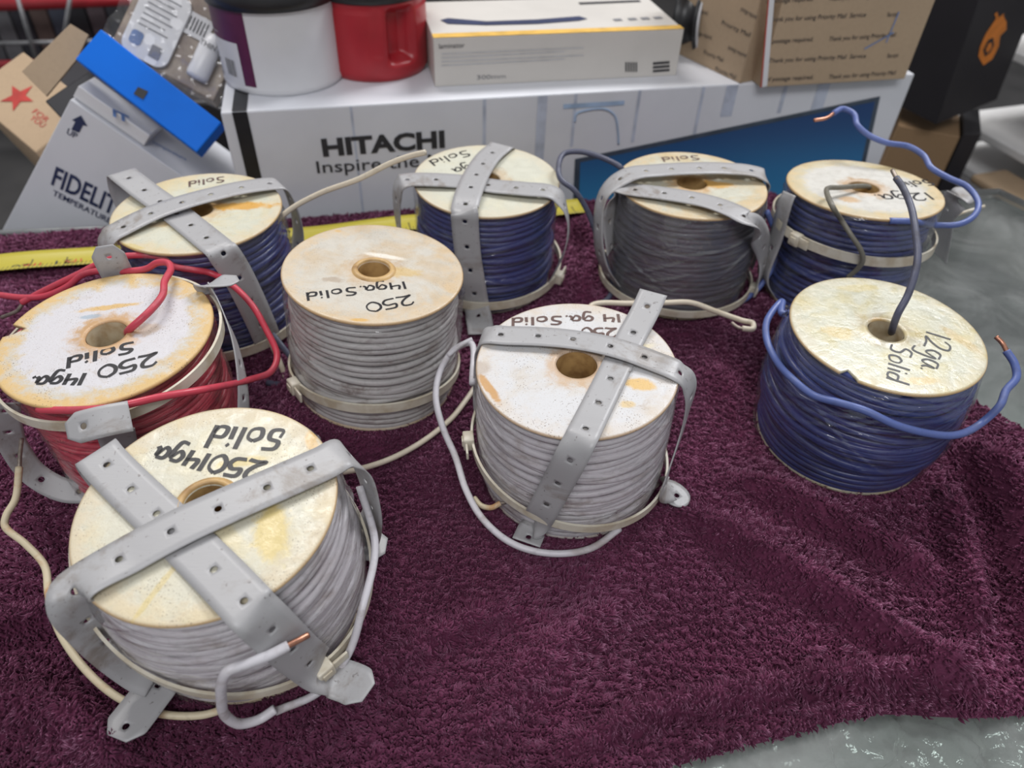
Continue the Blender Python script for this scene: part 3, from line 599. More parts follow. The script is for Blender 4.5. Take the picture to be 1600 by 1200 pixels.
# --- red
t, top = spool('R', 'red wire spool at the left edge, tan ring stain around its white disc', dict(base=(0.520, 0.503, 0.455), stain=(0.6, 0.48, 0.28), amt=0.25, rim=0.95, rimcol=(0.62, 0.42, 0.17), hole=0.85, speck=0.75, seed=5.3, white=(0.576, 0.560, 0.577), gloss=0.45), 'w_red', 0.0019, -0.003, r0=0.0505, core='core_pale', seed=12, cross=12, tilt=0.003, rh=.0106,
    notch=[(loc('R', Tp('R', 28, 518, 0))[0], 5.0, .010)],
    patches=[(170, 480, .30, .05, 0.25, (.60, .38, .12), .9), (140, 495, .13, .04, 0.2, (.22, .33, .42), .6), (230, 515, .16, .10, 0.3, (.45, .30, .14), .5)])
handwriting('R', [('250', (244, 551), (147, 576), 0.0095), ('14ga.', (136, 583), (45, 590), 0.0088), ('Solid', (209, 534), (101, 560), 0.0085)], top, 0.00085)
ziptie('R', [(4, 631), (53, 654), (100, 669), (204, 654), (259, 616), (306, 578), (338, 545)], .0580, t, None, width=.0062)
strap('R', [('Q', 206, 760, .024), ('Q', 196, 725, .052), ('Q', 186, 694, .076), ('Q', 180, 672, .092)], t, hole0=.2, width=.017)
strap('R', [('Q', 204, 650, .106, 1.5), ('Q', 172, 656, .107, 1.5), ('Q', 138, 664, .106, 1.4), ('Q', 104, 674, .103, 1.3)], t, 'cut', 'tab', hole0=.020, hole_step=.3, width=.0150)
strap('R', [('V', 140, 768, .018), ('V', 100, 766, .020), ('V', 55, 742, .030), ('V', 24, 702, .050), ('V', 10, 660, .074), ('V', 8, 630, .090)], t, width=.0135)
strap('R', [('L', -24, .052, -.080), ('L', -16, .062, -.066), ('L', -4, .065, -.040), ('L', 14, .062, -.018), ('L', 32, .0590, -.004), ('L', 42, .0580, .003)], t, width=.013)
strap('R', [('Q', 312, 458, .104, .8), ('Q', 322, 446, .110, 1.4), ('Q', 345, 440, .112, 2), ('Q', 372, 435, .111, 2)], t, 'round', 'tab', width=.0125, hole0=.008, hole_step=.3)
strap('R', [('L', 108, .058, -.06), ('L', 108, .060, -.02), ('L', 108, .0585, 0.0), ('L', 108, .058, .010), ('L', 108, .0585, .018)], t, 'cut', 'tab', hole0=.0715, hole_step=.2, width=.018)
wire('R', [('S', 60, 640, .0545), ('S', 118, 641, .0560), ('S', 179, 636, .0600), ('S', 251, 620, .0620), ('S', 322, 608, .0660), ('Z', 394, 592, .064), ('Z', 423, 581, .060), ('Z', 433, 556, .062), ('Z', 415, 513, .070), ('Z', 394, 477, .078), ('Z', 362, 445, .084), ('Z', 330, 427, .088), ('Z', 304, 422, .092), ('Z', 272, 416, .094), ('Z', 251, 402, .096), ('Z', 222, 399, .097), ('Z', 184, 402, .096), ('Z', 150, 414, .090), ('Z', 125, 427, .086), ('Z', 90, 444, .080), ('Z', 54, 462, .072), ('Z', 34, 473, .068)], 0.0020, 'w_red', t, tip=[('Z', 38, 470, .069), ('Z', 28, 485, .064), ('Z', 16, 491, .060), ('Z', 3, 496, .056)], tipmat='tinned', label='loose red wire looping round the spool')
wire('R', [('T', 199, 522, -.012), ('T', 203, 514, .002), ('T', 218, 501, .006), ('T', 236, 484, .008), ('T', 254, 461, .008), ('T', 257, 440, .008), ('Z', 267, 420, .112), ('Z', 262, 411, .112), ('Z', 245, 411, .110), ('Z', 229, 420, .106), ('Z', 200, 424, .104), ('Z', 150, 424, .095), ('Z', 125, 432, .086), ('Z', 106, 447, .080), ('Z', 72, 462, .074), ('Z', 40, 465, .070), ('Z', 0, 461, .064), ('Z', -50, 452, .055)], 0.0020, 'w_red', t)
# --- white, centre left
t, top = spool('W2', 'white wire spool without crossed straps, a zip tie round its lower half', dict(base=(0.552, 0.520, 0.455), stain=(0.52, 0.36, 0.18), amt=0.55, rim=0.35, hole=0.35, speck=0.4, seed=8.2), 'w_grey', 0.0021, 0.0, r0=0.0505, core='core', ring=True, seed=13, cross=6, tilt=0.0018, filmmat='film', rh=.0096,
    patches=[(620, 425, .32, .12, 0.2, (.60, .42, .16), .7), (520, 437, .14, .06, 0, (.34, .25, .17), .6), (563, 500, .12, .03, .1, AMB, .8), (600, 400, .25, .05, -.1, (.8, .76, .68), .8), (528, 361, .05, .03, 0, AMB, .6)])
handwriting('W2', [('250', (640, 461), (564, 476), 0.0092), ('14ga.Solid', (632, 440), (474, 458), 0.0078)], top, 0.0006)
ziptie('W2', [(480, 617), (530, 632), (580, 636), (640, 628), (700, 605)], .0562, t, (466, 612), width=.0066, tail=.009)
wire('W2', [('Z', 448, 592, .013), ('Z', 428, 545, .022), ('Z', 407, 500, .036), ('Z', 396, 455, .052), ('Z', 400, 410, .070), ('Z', 420, 362, .086), ('Z', 450, 330, .098), ('Z', 500, 302, .110), ('Z', 560, 280, .122), ('Z', 610, 255, .134), ('Z', 640, 244, .140), ('Z', 665, 238, .144)], 0.0019, 'w_cream', t, label='long cream wire end arching up behind')
# --- white, centre
t, top = spool('W3', 'white wire spool in the middle, a strap end jutting up behind its disc', dict(base=(0.591, 0.589, 0.594), stain=(0.54, 0.44, 0.30), amt=0.45, rim=0.15, hole=0.6, speck=0.85, seed=1.4, gloss=0.4), 'w_white', 0.0021, 0.0012, r0=0.0505, core='core', seed=14, cross=14, tilt=0.0032, filmmat='film', rh=.0112,
    patches=[(1000, 600, .17, .10, -.3, (.66, .42, .12), .9), (980, 632, .09, .05, 0, (.66, .46, .16), .7), (765, 607, .05, .26, .5, (.50, .26, .07), .9), (750, 575, .12, .12, 0, (.35, .24, .14), .45), (990, 540, .2, .08, 0, (.74, .62, .3), .5)])
handwriting('W3', [('14 ga.Solid', (968, 491), (796, 497), 0.0076), ('250', (962, 513), (905, 512), .008)], top, 0.0007, 'ink_faded')
strap('W3', [('T', 1021, 457, .010), ('T', 1007, 488, .006), ('T', 987, 525, .002), ('T', 947, 606, .0015), ('T', 926, 648, .0015), ('T', 919, 662, .0022), ('T', 908, 684, .0025), ('S', 892, 716, .0612), ('S', 866, 765, .0600), ('S', 846, 802, .0605), ('Z', 832, 826, .014), ('Z', 822, 848, .0135)], t, 'cut', 'cut', width=.0165, hole0=.0115)
strap('W3', [('R', 4, .056, -.075), ('R', 3, .0605, -.05), ('R', 1, .0605, -.02), ('R', 0, .0595, -.005), ('T', 765, 523, .002), ('T', 791, 524, .003), ('T', 849, 526, .0035), ('T', 906, 532, .004), ('T', 964, 544, .004), ('T', 1024, 565, .0025), ('T', 1060, 581, .0012), ('R', 0, .0625, -.010), ('R', 0, .0635, -.04), ('R', -8, .0605, -.070), ('Z', 1048, 766, .016), ('Z', 1073, 790, .014)], t, 'cut', 'round', width=.0160)
ziptie('W3', [(760, 740), (800, 785), (850, 815), (900, 828), (960, 820), (1010, 795), (1045, 755)], .0590, t, (740, 722))
wire('W3', [('L', 168, .060, -.028), ('Z', 735, 536, .066), ('Z', 708, 548, .060), ('Z', 687, 582, .052), ('Z', 681, 622, .046), ('Z', 692, 668, .038), ('Z', 712, 715, .030), ('Z', 728, 765, .024), ('Z', 752, 808, .018), ('Z', 790, 843, .014), ('Z', 830, 860, .013), ('Z', 880, 865, .013), ('Z', 925, 856, .013), ('Z', 968, 826, .014)], 0.0020, 'w_white', t, label='white wire looping out to the left')
wire('W3', [('Z', 738, 530, .068), ('Z', 722, 538, .066), ('Z', 700, 556, .060)], 0.0015, 'w_white', t)
wire('W3', [('Z', 741, 778, .016), ('Z', 752, 790, .016), ('Z', 768, 793, .018), ('Z', 782, 786, .020)], 0.0016, 'w_rust', t, tip=[('Z', 780, 787, .02), ('Z', 796, 784, .022)], tipmat='tinned', label='short rust stained wire stub')
wire('W3', [('Z', 742, 605, .012), ('Z', 726, 628, .012), ('Z', 704, 655, .012), ('Z', 660, 690, .012), ('Z', 610, 717, .012), ('Z', 565, 732, .012), ('Z', 535, 738, .012)], 0.0018, 'w_cream', t, label='cream wire lying on the fleece')
wire('W3', [('L', 75, .058, -.05), ('L', 78, .064, -.042), ('Z', 925, 477, .052), ('Z', 985, 474, .056), ('Z', 1040, 473, .058), ('Z', 1080, 473, .058), ('Z', 1120, 487, .054), ('Z', 1160, 501, .050), ('Z', 1176, 505, .050), ('Z', 1176, 514, .049), ('Z', 1160, 513, .049)], 0.0019, 'w_cream', t, tip=[('Z', 1163, 514, .049), ('Z', 1152, 511, .049), ('Z', 1143, 504, .050)], tipmat='tinned', label='cream wire end with a hooked tip')
# --- blue, front right
t, top = spool('B5', 'blue wire spool at the right front, no straps, glossy yellowed disc', dict(base=(0.522, 0.518, 0.414), stain=(0.50, 0.43, 0.20), amt=0.8, rim=0.2, rimcol=(.6, .45, .25), hole=0.2, speck=0.15, seed=2.6, gloss=0.22), 'w_blue', 0.0023, 0.0042, r0=0.0500, core='core_pale', seed=15, cross=12, tilt=0.003, filmmat='film', rh=.0103,
    notch=[(loc('B5', Tp('B5', 1334, 580, 0))[0], 4.0, .006)], patches=[(1310, 520, .2, .13, -.3, (.60, .44, .14), .6), (1340, 450, .3, .08, .1, (.62, .50, .2), .5), (1500, 530, .08, .3, .5, (.52, .36, .14), .5), (1440, 595, .25, .07, .1, (.6, .42, .14), .6), (1375, 505, .13, .1, .2, (.55, .33, .1), .7)])
handwriting('B5', [('12ga.', (1447, 517), (1438, 582), 0.0135), ('Solid', (1392, 537), (1384, 594), 0.0115)], top, 0.0006)
wire('B5', [('T', 1393, 524, -.02), ('T', 1395, 512, .002), ('Z', 1403, 490, .108), ('Z', 1418, 462, .116), ('Z', 1429, 430, .124), ('Z', 1434, 400, .130), ('Z', 1431, 365, .136), ('Z', 1424, 325, .142), ('Z', 1410, 292, .146), ('Z', 1400, 278, .148)], 0.0021, 'w_dark', t, tip=[('Z', 1402, 281, .148), ('Z', 1394, 266, .150)], tipmat='tinned', label='dark wire rising out of the hub')
wire('B5', [('L', 128, .0560, -.020), ('L', 142, .0600, -.018), ('Z', 1222, 471, .076), ('Z', 1199, 500, .074), ('Z', 1198, 530, .073), ('Z', 1212, 562, .072), ('S', 1238, 592, .0645), ('S', 1272, 618, .0640), ('S', 1310, 629, .0635), ('S', 1350, 641, .0635), ('S', 1400, 664, .0640), ('S', 1450, 677, .0645), ('S', 1490, 680, .0655), ('Z', 1532, 662, .064), ('Z', 1562, 634, .074), ('Z', 1572, 610, .078), ('Z', 1588, 590, .082), ('Z', 1585, 568, .086), ('Z', 1572, 548, .090)], 0.0022, 'w_blue2', t, tip=[('Z', 1574, 551, .0895), ('Z', 1566, 536, .092), ('Z', 1556, 526, .094)], label='loose blue wire loop ending in bare copper')
# --- blue, back right
t, top = spool('B4', 'blue wire spool at the back right beside the bare glass, zip tie under its disc', dict(base=(0.552, 0.520, 0.393), stain=(0.60, 0.45, 0.20), amt=0.6, rim=0.3, hole=0.6, speck=0.2, seed=4.4, white=(0.592, 0.576, 0.530)), 'w_blue', 0.0022, -0.001, r0=0.0505, core='core', seed=16, cross=4, tilt=0.001, rh=.011, patches=[(1328, 312, .14, .12, 0, (.55, .33, .14), .7), (1380, 262, .3, .08, -.1, (.6, .48, .24), .7)])
handwriting('B4', [('12ga.', (1447, 301), (1358, 305), 0.0125), ('Solid', (1449, 281), (1396, 286), 0.010)], top, 0.0007)
ziptie('B4', [(1262, 380), (1290, 391), (1350, 408), (1400, 410), (1450, 398)], .0590, t, (1246, 376), width=.007)
strap('B4', [('L', 190, .050, -.088), ('L', 190, .062, -.070), ('L', 190, .0595, -.035), ('L', 189, .0585, -.008), ('L', 188, .0565, -.003)], t)
strap('B4', [('Q', 1466, 400, .030), ('Q', 1474, 360, .058), ('Q', 1479, 330, .078, .3), ('Q', 1492, 314, .090, 1), ('Q', 1518, 297, .098, 1.5)], t, 'cut', 'tab', width=.020, hole0=.056, hole_step=.2)
wire('B4', [('Q', 1474, 345, .066), ('Q', 1500, 334, .070), ('Q', 1538, 322, .074)], .0012, 'zip', t, name='zip_tie_tail')
wire('B4', [('S', 1390, 345, .0545), ('S', 1425, 346, .056), ('Z', 1465, 352, .092), ('Z', 1500, 350, .094), ('Z', 1523, 336, .098), ('Z', 1528, 315, .102), ('Z', 1510, 291, .106), ('Z', 1482, 278, .108), ('Z', 1455, 262, .110), ('Z', 1443, 243, .113), ('Z', 1420, 229, .116), ('Z', 1385, 223, .118), ('Z', 1357, 211, .121), ('Z', 1340, 196, .125), ('Z', 1334, 178, .128), ('Z', 1318, 170, .130), ('Z', 1302, 177, .130)], 0.0022, 'w_blue2', t, tip=[('Z', 1305, 175, .130), ('Z', 1290, 185, .129), ('Z', 1272, 188, .128)], label='blue wire arching up to a bare copper end')
wire('B4', [('T', 1358, 300, -.02), ('T', 1354, 291, .002), ('T', 1338, 291, .004), ('T', 1312, 293, .006), ('T', 1294, 294, .008), ('T', 1292, 302, .010), ('T', 1302, 325, .009), ('S', 1314, 343, .0585), ('S', 1330, 368, .0610), ('S', 1345, 391, .0630), ('S', 1348, 407, .0635), ('S', 1340, 420, .0625), ('S', 1325, 433, .061)], 0.0018, 'w_olive', t, label='grimy wire bent over the rim from the hub')
# --- blue, back centre right
t, top = spool('B3', 'blue wire spool under cloudy film at the back, loose rumpled straps', dict(base=(0.536, 0.528, 0.437), stain=(0.52, 0.38, 0.18), amt=0.6, rim=0.4, hole=0.7, speck=0.35, seed=6.4), 'w_dark', 0.0023, 0.0015, r0=0.0500, core='core', seed=17, cross=12, tilt=0.0035, filmmat='film_dirty', rh=.011, patches=[(1115, 288, .35, .12, -.1, (.60, .33, .07), .9), (1110, 325, .2, .1, 0, (.45, .30, .16), .7)])
handwriting('B3', [('Solid', (1090, 243), (1030, 246), 0.008)], top, 0.0006, 'ink_faded')
strap('B3', [('R', 22, .056, -.075), ('R', 18, .067, -.055), ('R', 12, .070, -.030), ('R', 6, .066, -.006), ('T', 982, 273, .006), ('T', 1030, 266, .007), ('T', 1083, 263, .008), ('T', 1130, 263, .007), ('T', 1180, 268, .005), ('T', 1196, 276, .002), ('R', 0, .0615, -.012), ('R', -5, .0625, -.04), ('R', -8, .060, -.07)], t, hole0=.010)
strap('B3', [('R', 4, .058, -.05), ('R', 0, .061, -.020), ('T', 968, 294, .000), ('T', 985, 296, .002), ('T', 1043, 303, .0035), ('T', 1107, 315, .0045), ('T', 1150, 331, .005), ('T', 1168, 342, .003), ('S', 1184, 364, .0600), ('S', 1194, 398, .0615), ('S', 1190, 430, .061), ('S', 1180, 455, .060)], t, hole0=.004)
ziptie('B3', [(960, 455), (1000, 478), (1060, 490), (1110, 488), (1160, 470)], .0605, t, (1180, 446))
wire('B3', [('L', 160, .052, -.004), ('Z', 970, 262, .104), ('Z', 940, 246, .106), ('Z', 905, 237, .107), ('Z', 882, 240, .106), ('Z', 873, 258, .103), ('Z', 876, 280, .098), ('Z', 897, 297, .092), ('Z', 918, 330, .076), ('Z', 935, 375, .056), ('Z', 948, 415, .038), ('Z', 958, 446, .022), ('Z', 951, 465, .016), ('Z', 936, 476, .013)], 0.0021, 'w_dark', t, label='dark blue wire looping out to the left')
wire('B3', [('L', -2, .060, -.020), ('Z', 1212, 368, .062), ('Z', 1214, 395, .050), ('Z', 1203, 425, .036), ('Z', 1180, 455, .024), ('Z', 1145, 478, .016), ('Z', 1100, 490, .014), ('Z', 1062, 492, .014)], 0.0022, 'w_blue2', t)
# --- blue, back centre
t, top = spool('B2', 'blue wire spool at the back centre, cleanest cream disc, strap hanging down its front', dict(base=(0.583, 0.577, 0.480), stain=(0.66, 0.60, 0.40), amt=0.3, rim=0.15, hole=0.4, speck=0.1, seed=7.7), 'w_blue', 0.0023, 0.0, r0=0.0500, core='core', seed=18, cross=5, tilt=0.0014)
handwriting('B2', [('12ga', (756, 249), (703, 265), 0.009), ('Solid', (728, 235), (666, 252), 0.0095)], top, 0.0006)
strap('B2', [('R', 0, .058, -.078), ('R', 0, .066, -.055), ('R', 0, .0685, -.030), ('R', 0, .0675, -.008), ('T', 628, 284, .002), ('T', 640, 281, .0025), ('T', 682, 281, .003), ('T', 735, 285, .002), ('T', 773, 291, .003), ('T', 819, 295, .004), ('T', 868, 303, .002), ('R', 0, .0660, -.012), ('R', -2, .0690, -.035), ('R', -2, .062, -.062), ('R', -2, .058, -.075)], t, hole0=.006)
strap('B2', [('R', 0, .0590, -.05), ('R', 0, .0600, -.012), ('T', 786, 227, .002), ('T', 778, 232, .0028), ('T', 766, 242, .0035), ('T', 754, 257, .004), ('T', 741, 280, .005), ('T', 730, 309, .0045), ('T', 727, 321, .003), ('S', 726, 334, .0590), ('S', 727, 355, .0590), ('S', 731, 397, .0590), ('S', 738, 440, .0600), ('S', 745, 480, .0610), ('Z', 750, 507, .015), ('Z', 752, 522, .014)], t, hole0=.012)
ziptie('B2', [(727, 474), (760, 482), (800, 474), (840, 458)], .0615, t, (868, 441), width=.007)
# --- blue, back left
t, top = spool('B1', 'blue wire spool at the back left, folded strap overhanging its disc on the left', dict(base=(0.567, 0.560, 0.455), stain=(0.62, 0.50, 0.25), amt=0.6, rim=0.25, hole=0.5, speck=0.25, seed=9.9), 'w_blue', 0.0023, 0.0005, r0=0.0500, core='core', seed=19, cross=7, tilt=0.003, patches=[(372, 322, .52, .11, .14, (.62, .33, .06), .95), (205, 385, .18, .06, -.3, YEL, .6), (255, 350, .2, .09, .3, (.52, .30, .08), .5)])
handwriting('B1', [('Solid', (350, 276), (292, 284), 0.0085)], top, 0.0006, 'ink_faded')
strap('B1', [('R', 0, .054, -.060), ('R', 0, .066, -.050), ('R', 0, .078, -.034), ('R', 0, .0835, -.012), ('T', 188, 270, .004), ('T', 199, 277, .0055), ('T', 226, 298, .004), ('T', 265, 326, .002), ('T', 303, 356, .0015), ('T', 330, 378, .0015), ('T', 342, 388, .001), ('S', 350, 397, .0590), ('S', 366, 420, .0590), ('S', 388, 462, .0590), ('S', 410, 510, .0600), ('S', 420, 535, .0600)], t, hole0=.010)
strap('B1', [('R', 6, .058, -.06), ('R', 3, .064, -.03), ('R', 0, .0625, -.008), ('T', 170, 369, .001), ('T', 191, 356, .003), ('T', 238, 333, .0045), ('T', 286, 316, .0055), ('T', 334, 303, .0055), ('T', 379, 293, .005), ('T', 425, 287, .003), ('T', 438, 288, .001), ('R', 0, .0650, -.010), ('R', 0, .0670, -.035), ('R', 0, .061, -.065)], t, hole0=.013)
ziptie('B1', [(400, 545), (440, 522)], .0605, t, None, width=.007)
wire('B1', [('Z', 418, 598, .010), ('Z', 440, 600, .012), ('Z', 462, 585, .014), ('Z', 456, 562, .018), ('Z', 440, 540, .022), ('Z', 420, 515, .030)], 0.0021, 'w_dark', t)

# ------------------------------------------------------------------ things behind the counter
def M_(name, *a, **k):
    M[name] = plain(name, *a, **k); return M[name]
M_('white_card', (0.66, 0.67, 0.71), 0.5, var=0.04, scale=12); M_('white_gloss', (0.68, 0.68, 0.70), 0.35, var=0.05, scale=12); M_('black_plastic', (0.018, 0.018, 0.02), 0.4)
M_('black_card', (0.022, 0.020, 0.024), 0.5, var=0.1, scale=10); M_('navy_ink', (0.02, 0.03, 0.09), 0.6); M_('dark_ink', (0.03, 0.03, 0.035), 0.6); M_('grey_ink', (0.22, 0.22, 0.24), 0.6)
M_('red_plastic', (0.40, 0.02, 0.03), 0.32, var=0.1, scale=20); M_('plum_print', (0.10, 0.012, 0.06), 0.45); M_('pale_grey', (0.55, 0.55, 0.57), 0.5); M_('yellow_print', (0.75, 0.46, 0.10), 0.5); M_('orange_print', (0.70, 0.22, 0.03), 0.5)
M_('blue_plastic', (0.0, 0.145, 0.68), 0.5, 0.2, var=0.05, scale=20); M_('blue_ink', (0.16, 0.26, 0.50), 0.6); M_('lightblue_ink', (0.36, 0.48, 0.66), 0.6); M_('fade_blue', (0.50, 0.54, 0.64), 0.6); M_('steel', (0.35, 0.35, 0.36), 0.35, 0.5, 0.6)
M_('cream_card', (0.60, 0.57, 0.53), 0.5, var=0.04, scale=12); M_('red_ink', (0.50, 0.04, 0.03), 0.6); M_('brown_print', (0.20, 0.13, 0.09), 0.4, var=0.3, scale=40, col2=(0.42, 0.33, 0.24)); M_('white_shelf', (0.74, 0.73, 0.72), 0.35, var=0.05, scale=8)
M['kraft'] = cardboard('kraft_card', (0.42, 0.31, 0.205)); M['kraft_dark'] = cardboard('brown_card', (0.30, 0.19, 0.10)); M['kraft_pale'] = cardboard('tan_card', (0.46, 0.33, 0.21))
M['poly'] = clear_film('poly_bag', (0.96, 0.96, 0.96), 0.06, 60, 0.7, 0.12, (1, 1, 1), 0.02); M['bag'] = clear_film('crinkled_bag', (0.98, 0.98, 0.97), 0.92, 90, 1.0, 0.10, (1, 1, 1), 0.18)
BZ = -0.32; UP = np.array([0, 0, 1.0])
def px_on(P, Nn): return lambda x, y: PP(x, y, P, Nn)
def solid_box(name, O, X, Y, Z, mat, parent=None, b=0.0012, part=None):
    V, F = box_verts(O, X, Y, Z, b); return build(part or 'carton', V, F, mat, parent, smooth=False)
def strip(a, b, wd, Nn, mat, parent, name='printed_band', lift=0.0005):
    d = unit(b - a); y = np.cross(Nn, d) * wd / 2; return panel([a - y, b - y, b + y, a + y], Nn, mat, parent, name, lift)

# big white screen carton
HT = 0.100; A = PZ(344, 176, HT); B = PZ(1430, 115.5, HT); X = unit(B - A); Nf = unit(np.array([X[1], -X[0], 0])); Wb = np.linalg.norm(B - A); fr_ = px_on(A, Nf)
DEP = 0.085
tv = thing('screen_carton', (A + B) / 2 + [0, 0.04, BZ - HT], 'long white television carton printed with black words and a blue screen, behind the spools', 'box')
solid_box('c', np.array([*A[:2], BZ]), B - A, -Nf * DEP, UP * (HT - BZ), M['white_card'], tv, 0.0016)
panel([fr_(1036 - 2, 236), fr_(1374, 151), fr_(1366, 168), fr_(1040, 246)][:0] or [fr_(898, 248), fr_(1375, 150), fr_(1320, 400), fr_(890, 430)], Nf, plain('screen_frame', (0.06, 0.08, 0.11), 0.4), tv, 'printed_screen_frame', 0.0006)
m, nt, bs = new_mat('printed_sky_blue'); sp_ = nt.nodes.new('ShaderNodeSeparateXYZ'); nt.links.new(objvec(nt), sp_.inputs[0])
zoff = tv['_o'][2]; nt.links.new(mixc(nt, ramp(nt, sp_.outputs['Z'], -0.06 - zoff, 0.07 - zoff), (0.07, 0.34, 0.66), (0.015, 0.055, 0.17)), bs.inputs['Base Color']); bs.inputs['Roughness'].default_value = 0.4
panel([fr_(906, 253), fr_(1366, 158), fr_(1312, 400), fr_(900, 430)], Nf, m, tv, 'printed_screen_picture', 0.0012)
text('HITACHI', fr_(505, 243), fr_(695, 229), np.linalg.norm(fr_(695, 229) - fr_(692, 203)), Nf, M['dark_ink'], tv, bold=0.042, lift=0.0008)
text('Inspire the Next', fr_(496, 270), fr_(742, 254), np.linalg.norm(fr_(496, 270) - fr_(492, 247)) * .85, Nf, M['dark_ink'], tv, lift=0.0008, bold=0.005)
a, b = fr_(374, 174.5), fr_(412, 340); Tn = X * 0.006
panel([a - Tn, a + Tn, b + Tn, b - Tn][::-1], Nf, M['black_plastic'], tv, 'black_band', 0.0008)
a2 = a - Nf * DEP; panel([a - Tn, a + Tn, a2 + Tn, a2 - Tn], UP, M['black_plastic'], tv, 'black_band', 0.0008)
for x, wd, nm in ((548, .002, 'fade_blue'), (757, .003, 'fade_blue'), (848, .009, 'lightblue_ink'), (900, .003, 'fade_blue'), (1000, .003, 'fade_blue'), (1100, .003, 'fade_blue'), (1145, .012, 'fade_blue'), (1230, .004, 'fade_blue'), (1290, .013, 'fade_blue')):
    if nm == 'lightblue_ink': nm = 'fade_blue'
    a = fr_(x, 170 - (x - 380) * .056 + 6); h = 0.05 if x > 890 else 0.12
    if x > 1100: h = 0.03
    panel([a - X * wd / 2, a - X * wd / 2 - UP * h, a + X * wd / 2 - UP * h, a + X * wd / 2], Nf, M[nm], tv, 'printed_fold_picture', 0.0004)
bow = [fr_(x, y) + Nf * 0.0008 for x, y in catmull(np.array([(898, 190, 0), (900, 178, 0), (915, 172, 0), (945, 170, 0), (960, 180, 0), (965, 205, 0), (966, 225, 0)]), 6)[:, :2]]
V, F = tube(np.array(bow), 0.0009, 6); build('printed_loop_mark', V, F, M['lightblue_ink'], tv)
strip(fr_(880, 166), fr_(975, 160), 0.004, Nf, M['lightblue_ink'], tv, 'printed_scale_mark', 0.0009)

# yellow steel tape blade across the blanket
tape_m, nt, bs = new_mat('tape_yellow'); uvn = nt.nodes.new('ShaderNodeUVMap').outputs[0]; s1 = nt.nodes.new('ShaderNodeSeparateXYZ'); nt.links.new(uvn, s1.inputs[0])
fine = mth(nt, 'LESS_THAN', mth(nt, 'FRACT', mth(nt, 'MULTIPLY', s1.outputs[0], 8.0)), 0.22); hh_ = mth(nt, 'LESS_THAN', s1.outputs[1], 0.30)
big = mth(nt, 'LESS_THAN', mth(nt, 'FRACT', s1.outputs[0]), 0.05)
hb = mth(nt, 'LESS_THAN', s1.outputs[1], 0.62); tick = mth(nt, 'MAXIMUM', mth(nt, 'MULTIPLY', fine, hh_), mth(nt, 'MULTIPLY', big, hb))
nt.links.new(mixc(nt, mth(nt, 'MULTIPLY', tick, 0.85), (0.46, 0.39, 0.04), (0.05, 0.04, 0.02)), bs.inputs['Base Color']); bs.inputs['Roughness'].default_value = 0.4
ta = PZ(-60, 421, .0135); tb = PZ(915, 325, .0135); tx = unit(tb - ta); ty = np.cross(UP, tx); TL = np.linalg.norm(tb - ta); V = []; UVv = []; nseg = 60
for i in range(nseg + 1):
    for j in range(7):
        w_ = j / 6; z = 0.0022 * (2 * w_ - 1) ** 2 + 0.0012 * math.sin(i * .35); V.append(ta + tx * TL * i / nseg + ty * (w_ - 0.5) * 0.025 + UP * z); UVv.append((TL * i / nseg / 0.0254, w_))
F = [(i * 7 + j, (i + 1) * 7 + j, (i + 1) * 7 + j + 1, i * 7 + j + 1) for i in range(nseg) for j in range(6)]
tp = thing('measuring_tape', (ta + tb) / 2, 'yellow steel measuring tape blade stretched along the back of the blanket', 'tape measure')
o = build('tape_blade', V, F, tape_m, tp, uv=UVv); md = o.modifiers.new('thickness', 'SOLIDIFY'); md.thickness = 0.0004
for x, s, mm in ((38, '1F8', 'red_ink'), (102, '1F9', 'red_ink'), (20, '20', 'dark_ink'), (88, '21', 'dark_ink')):
    a = PP(x, 418 - x * .1, ta + UP * .001, UP); d = tx
    text(s, a + d * .013, a, 0.005, UP, M[mm], tp, 'tape_number', 0.0010)

# plum and white can
def can_prof(r, h): return [(0, 0), (r * .97, 0), (r, .002), (r, .006), (r * .985, .008), (r * .985, h - .008), (r, h - .005), (r, h), (r * .95, h + .001), (0, h + .001)]
rc = 0.0535; cb = PZ(446, 152, HT) + unit(PZ(446, 120, HT) - PZ(446, 152, HT)) * rc
CH = .074; can = thing('coffee_can', cb, 'round can with a plum and white wrapper and black lid, on the white television carton', 'can')
V, F = lathe(cb, UP, can_prof(rc, CH), 64); build('can_body', V, F, M['white_gloss'], can)
def wrap_band(c, r, a0, a1, z0, z1, mat, parent, name, n=24):
    V = []; 
    for i in range(n + 1):
        t = math.radians(a0 + (a1 - a0) * i / n)
        for z in (z0, z1): V.append(c + np.array([math.cos(t) * r, math.sin(t) * r, z]))
    return build(name, V, [(2 * i, 2 * i + 2, 2 * i + 3, 2 * i + 1) for i in range(n)], mat, parent)
wrap_band(cb, rc * .991, 170, 259, .007, CH - .007, M['plum_print'], can, 'plum_label')
wrap_band(cb, rc * .996, 184, 247, .007, .042, M['white_gloss'], can, 'white_label_panel')
for i in range(9):
    a = 226 + i * 1.6; wrap_band(cb, rc * 1.0, a, a + (.5 if i % 3 else .95), .013, .027, M['dark_ink'], can, 'barcode_bar', 2)
for i in range(6): wrap_band(cb, rc * 1.0, 194, 214 - (i % 3) * 3, .010 + i * .004, .0112 + i * .004, M['grey_ink'], can, 'printed_line', 5)
wrap_band(cb, rc * 1.0, 185, 222, .0465, .0473, M['pale_grey'], can, 'printed_line', 6)
V, F = lathe(cb, UP, [(0, CH + .012), (rc * .93, CH + .012), (rc * 1.02, CH + .010), (rc * 1.04, CH + .002), (rc * 1.04, CH - .006), (rc * .99, CH - .0065)], 64); build('lid', V, F, M['black_plastic'], can)
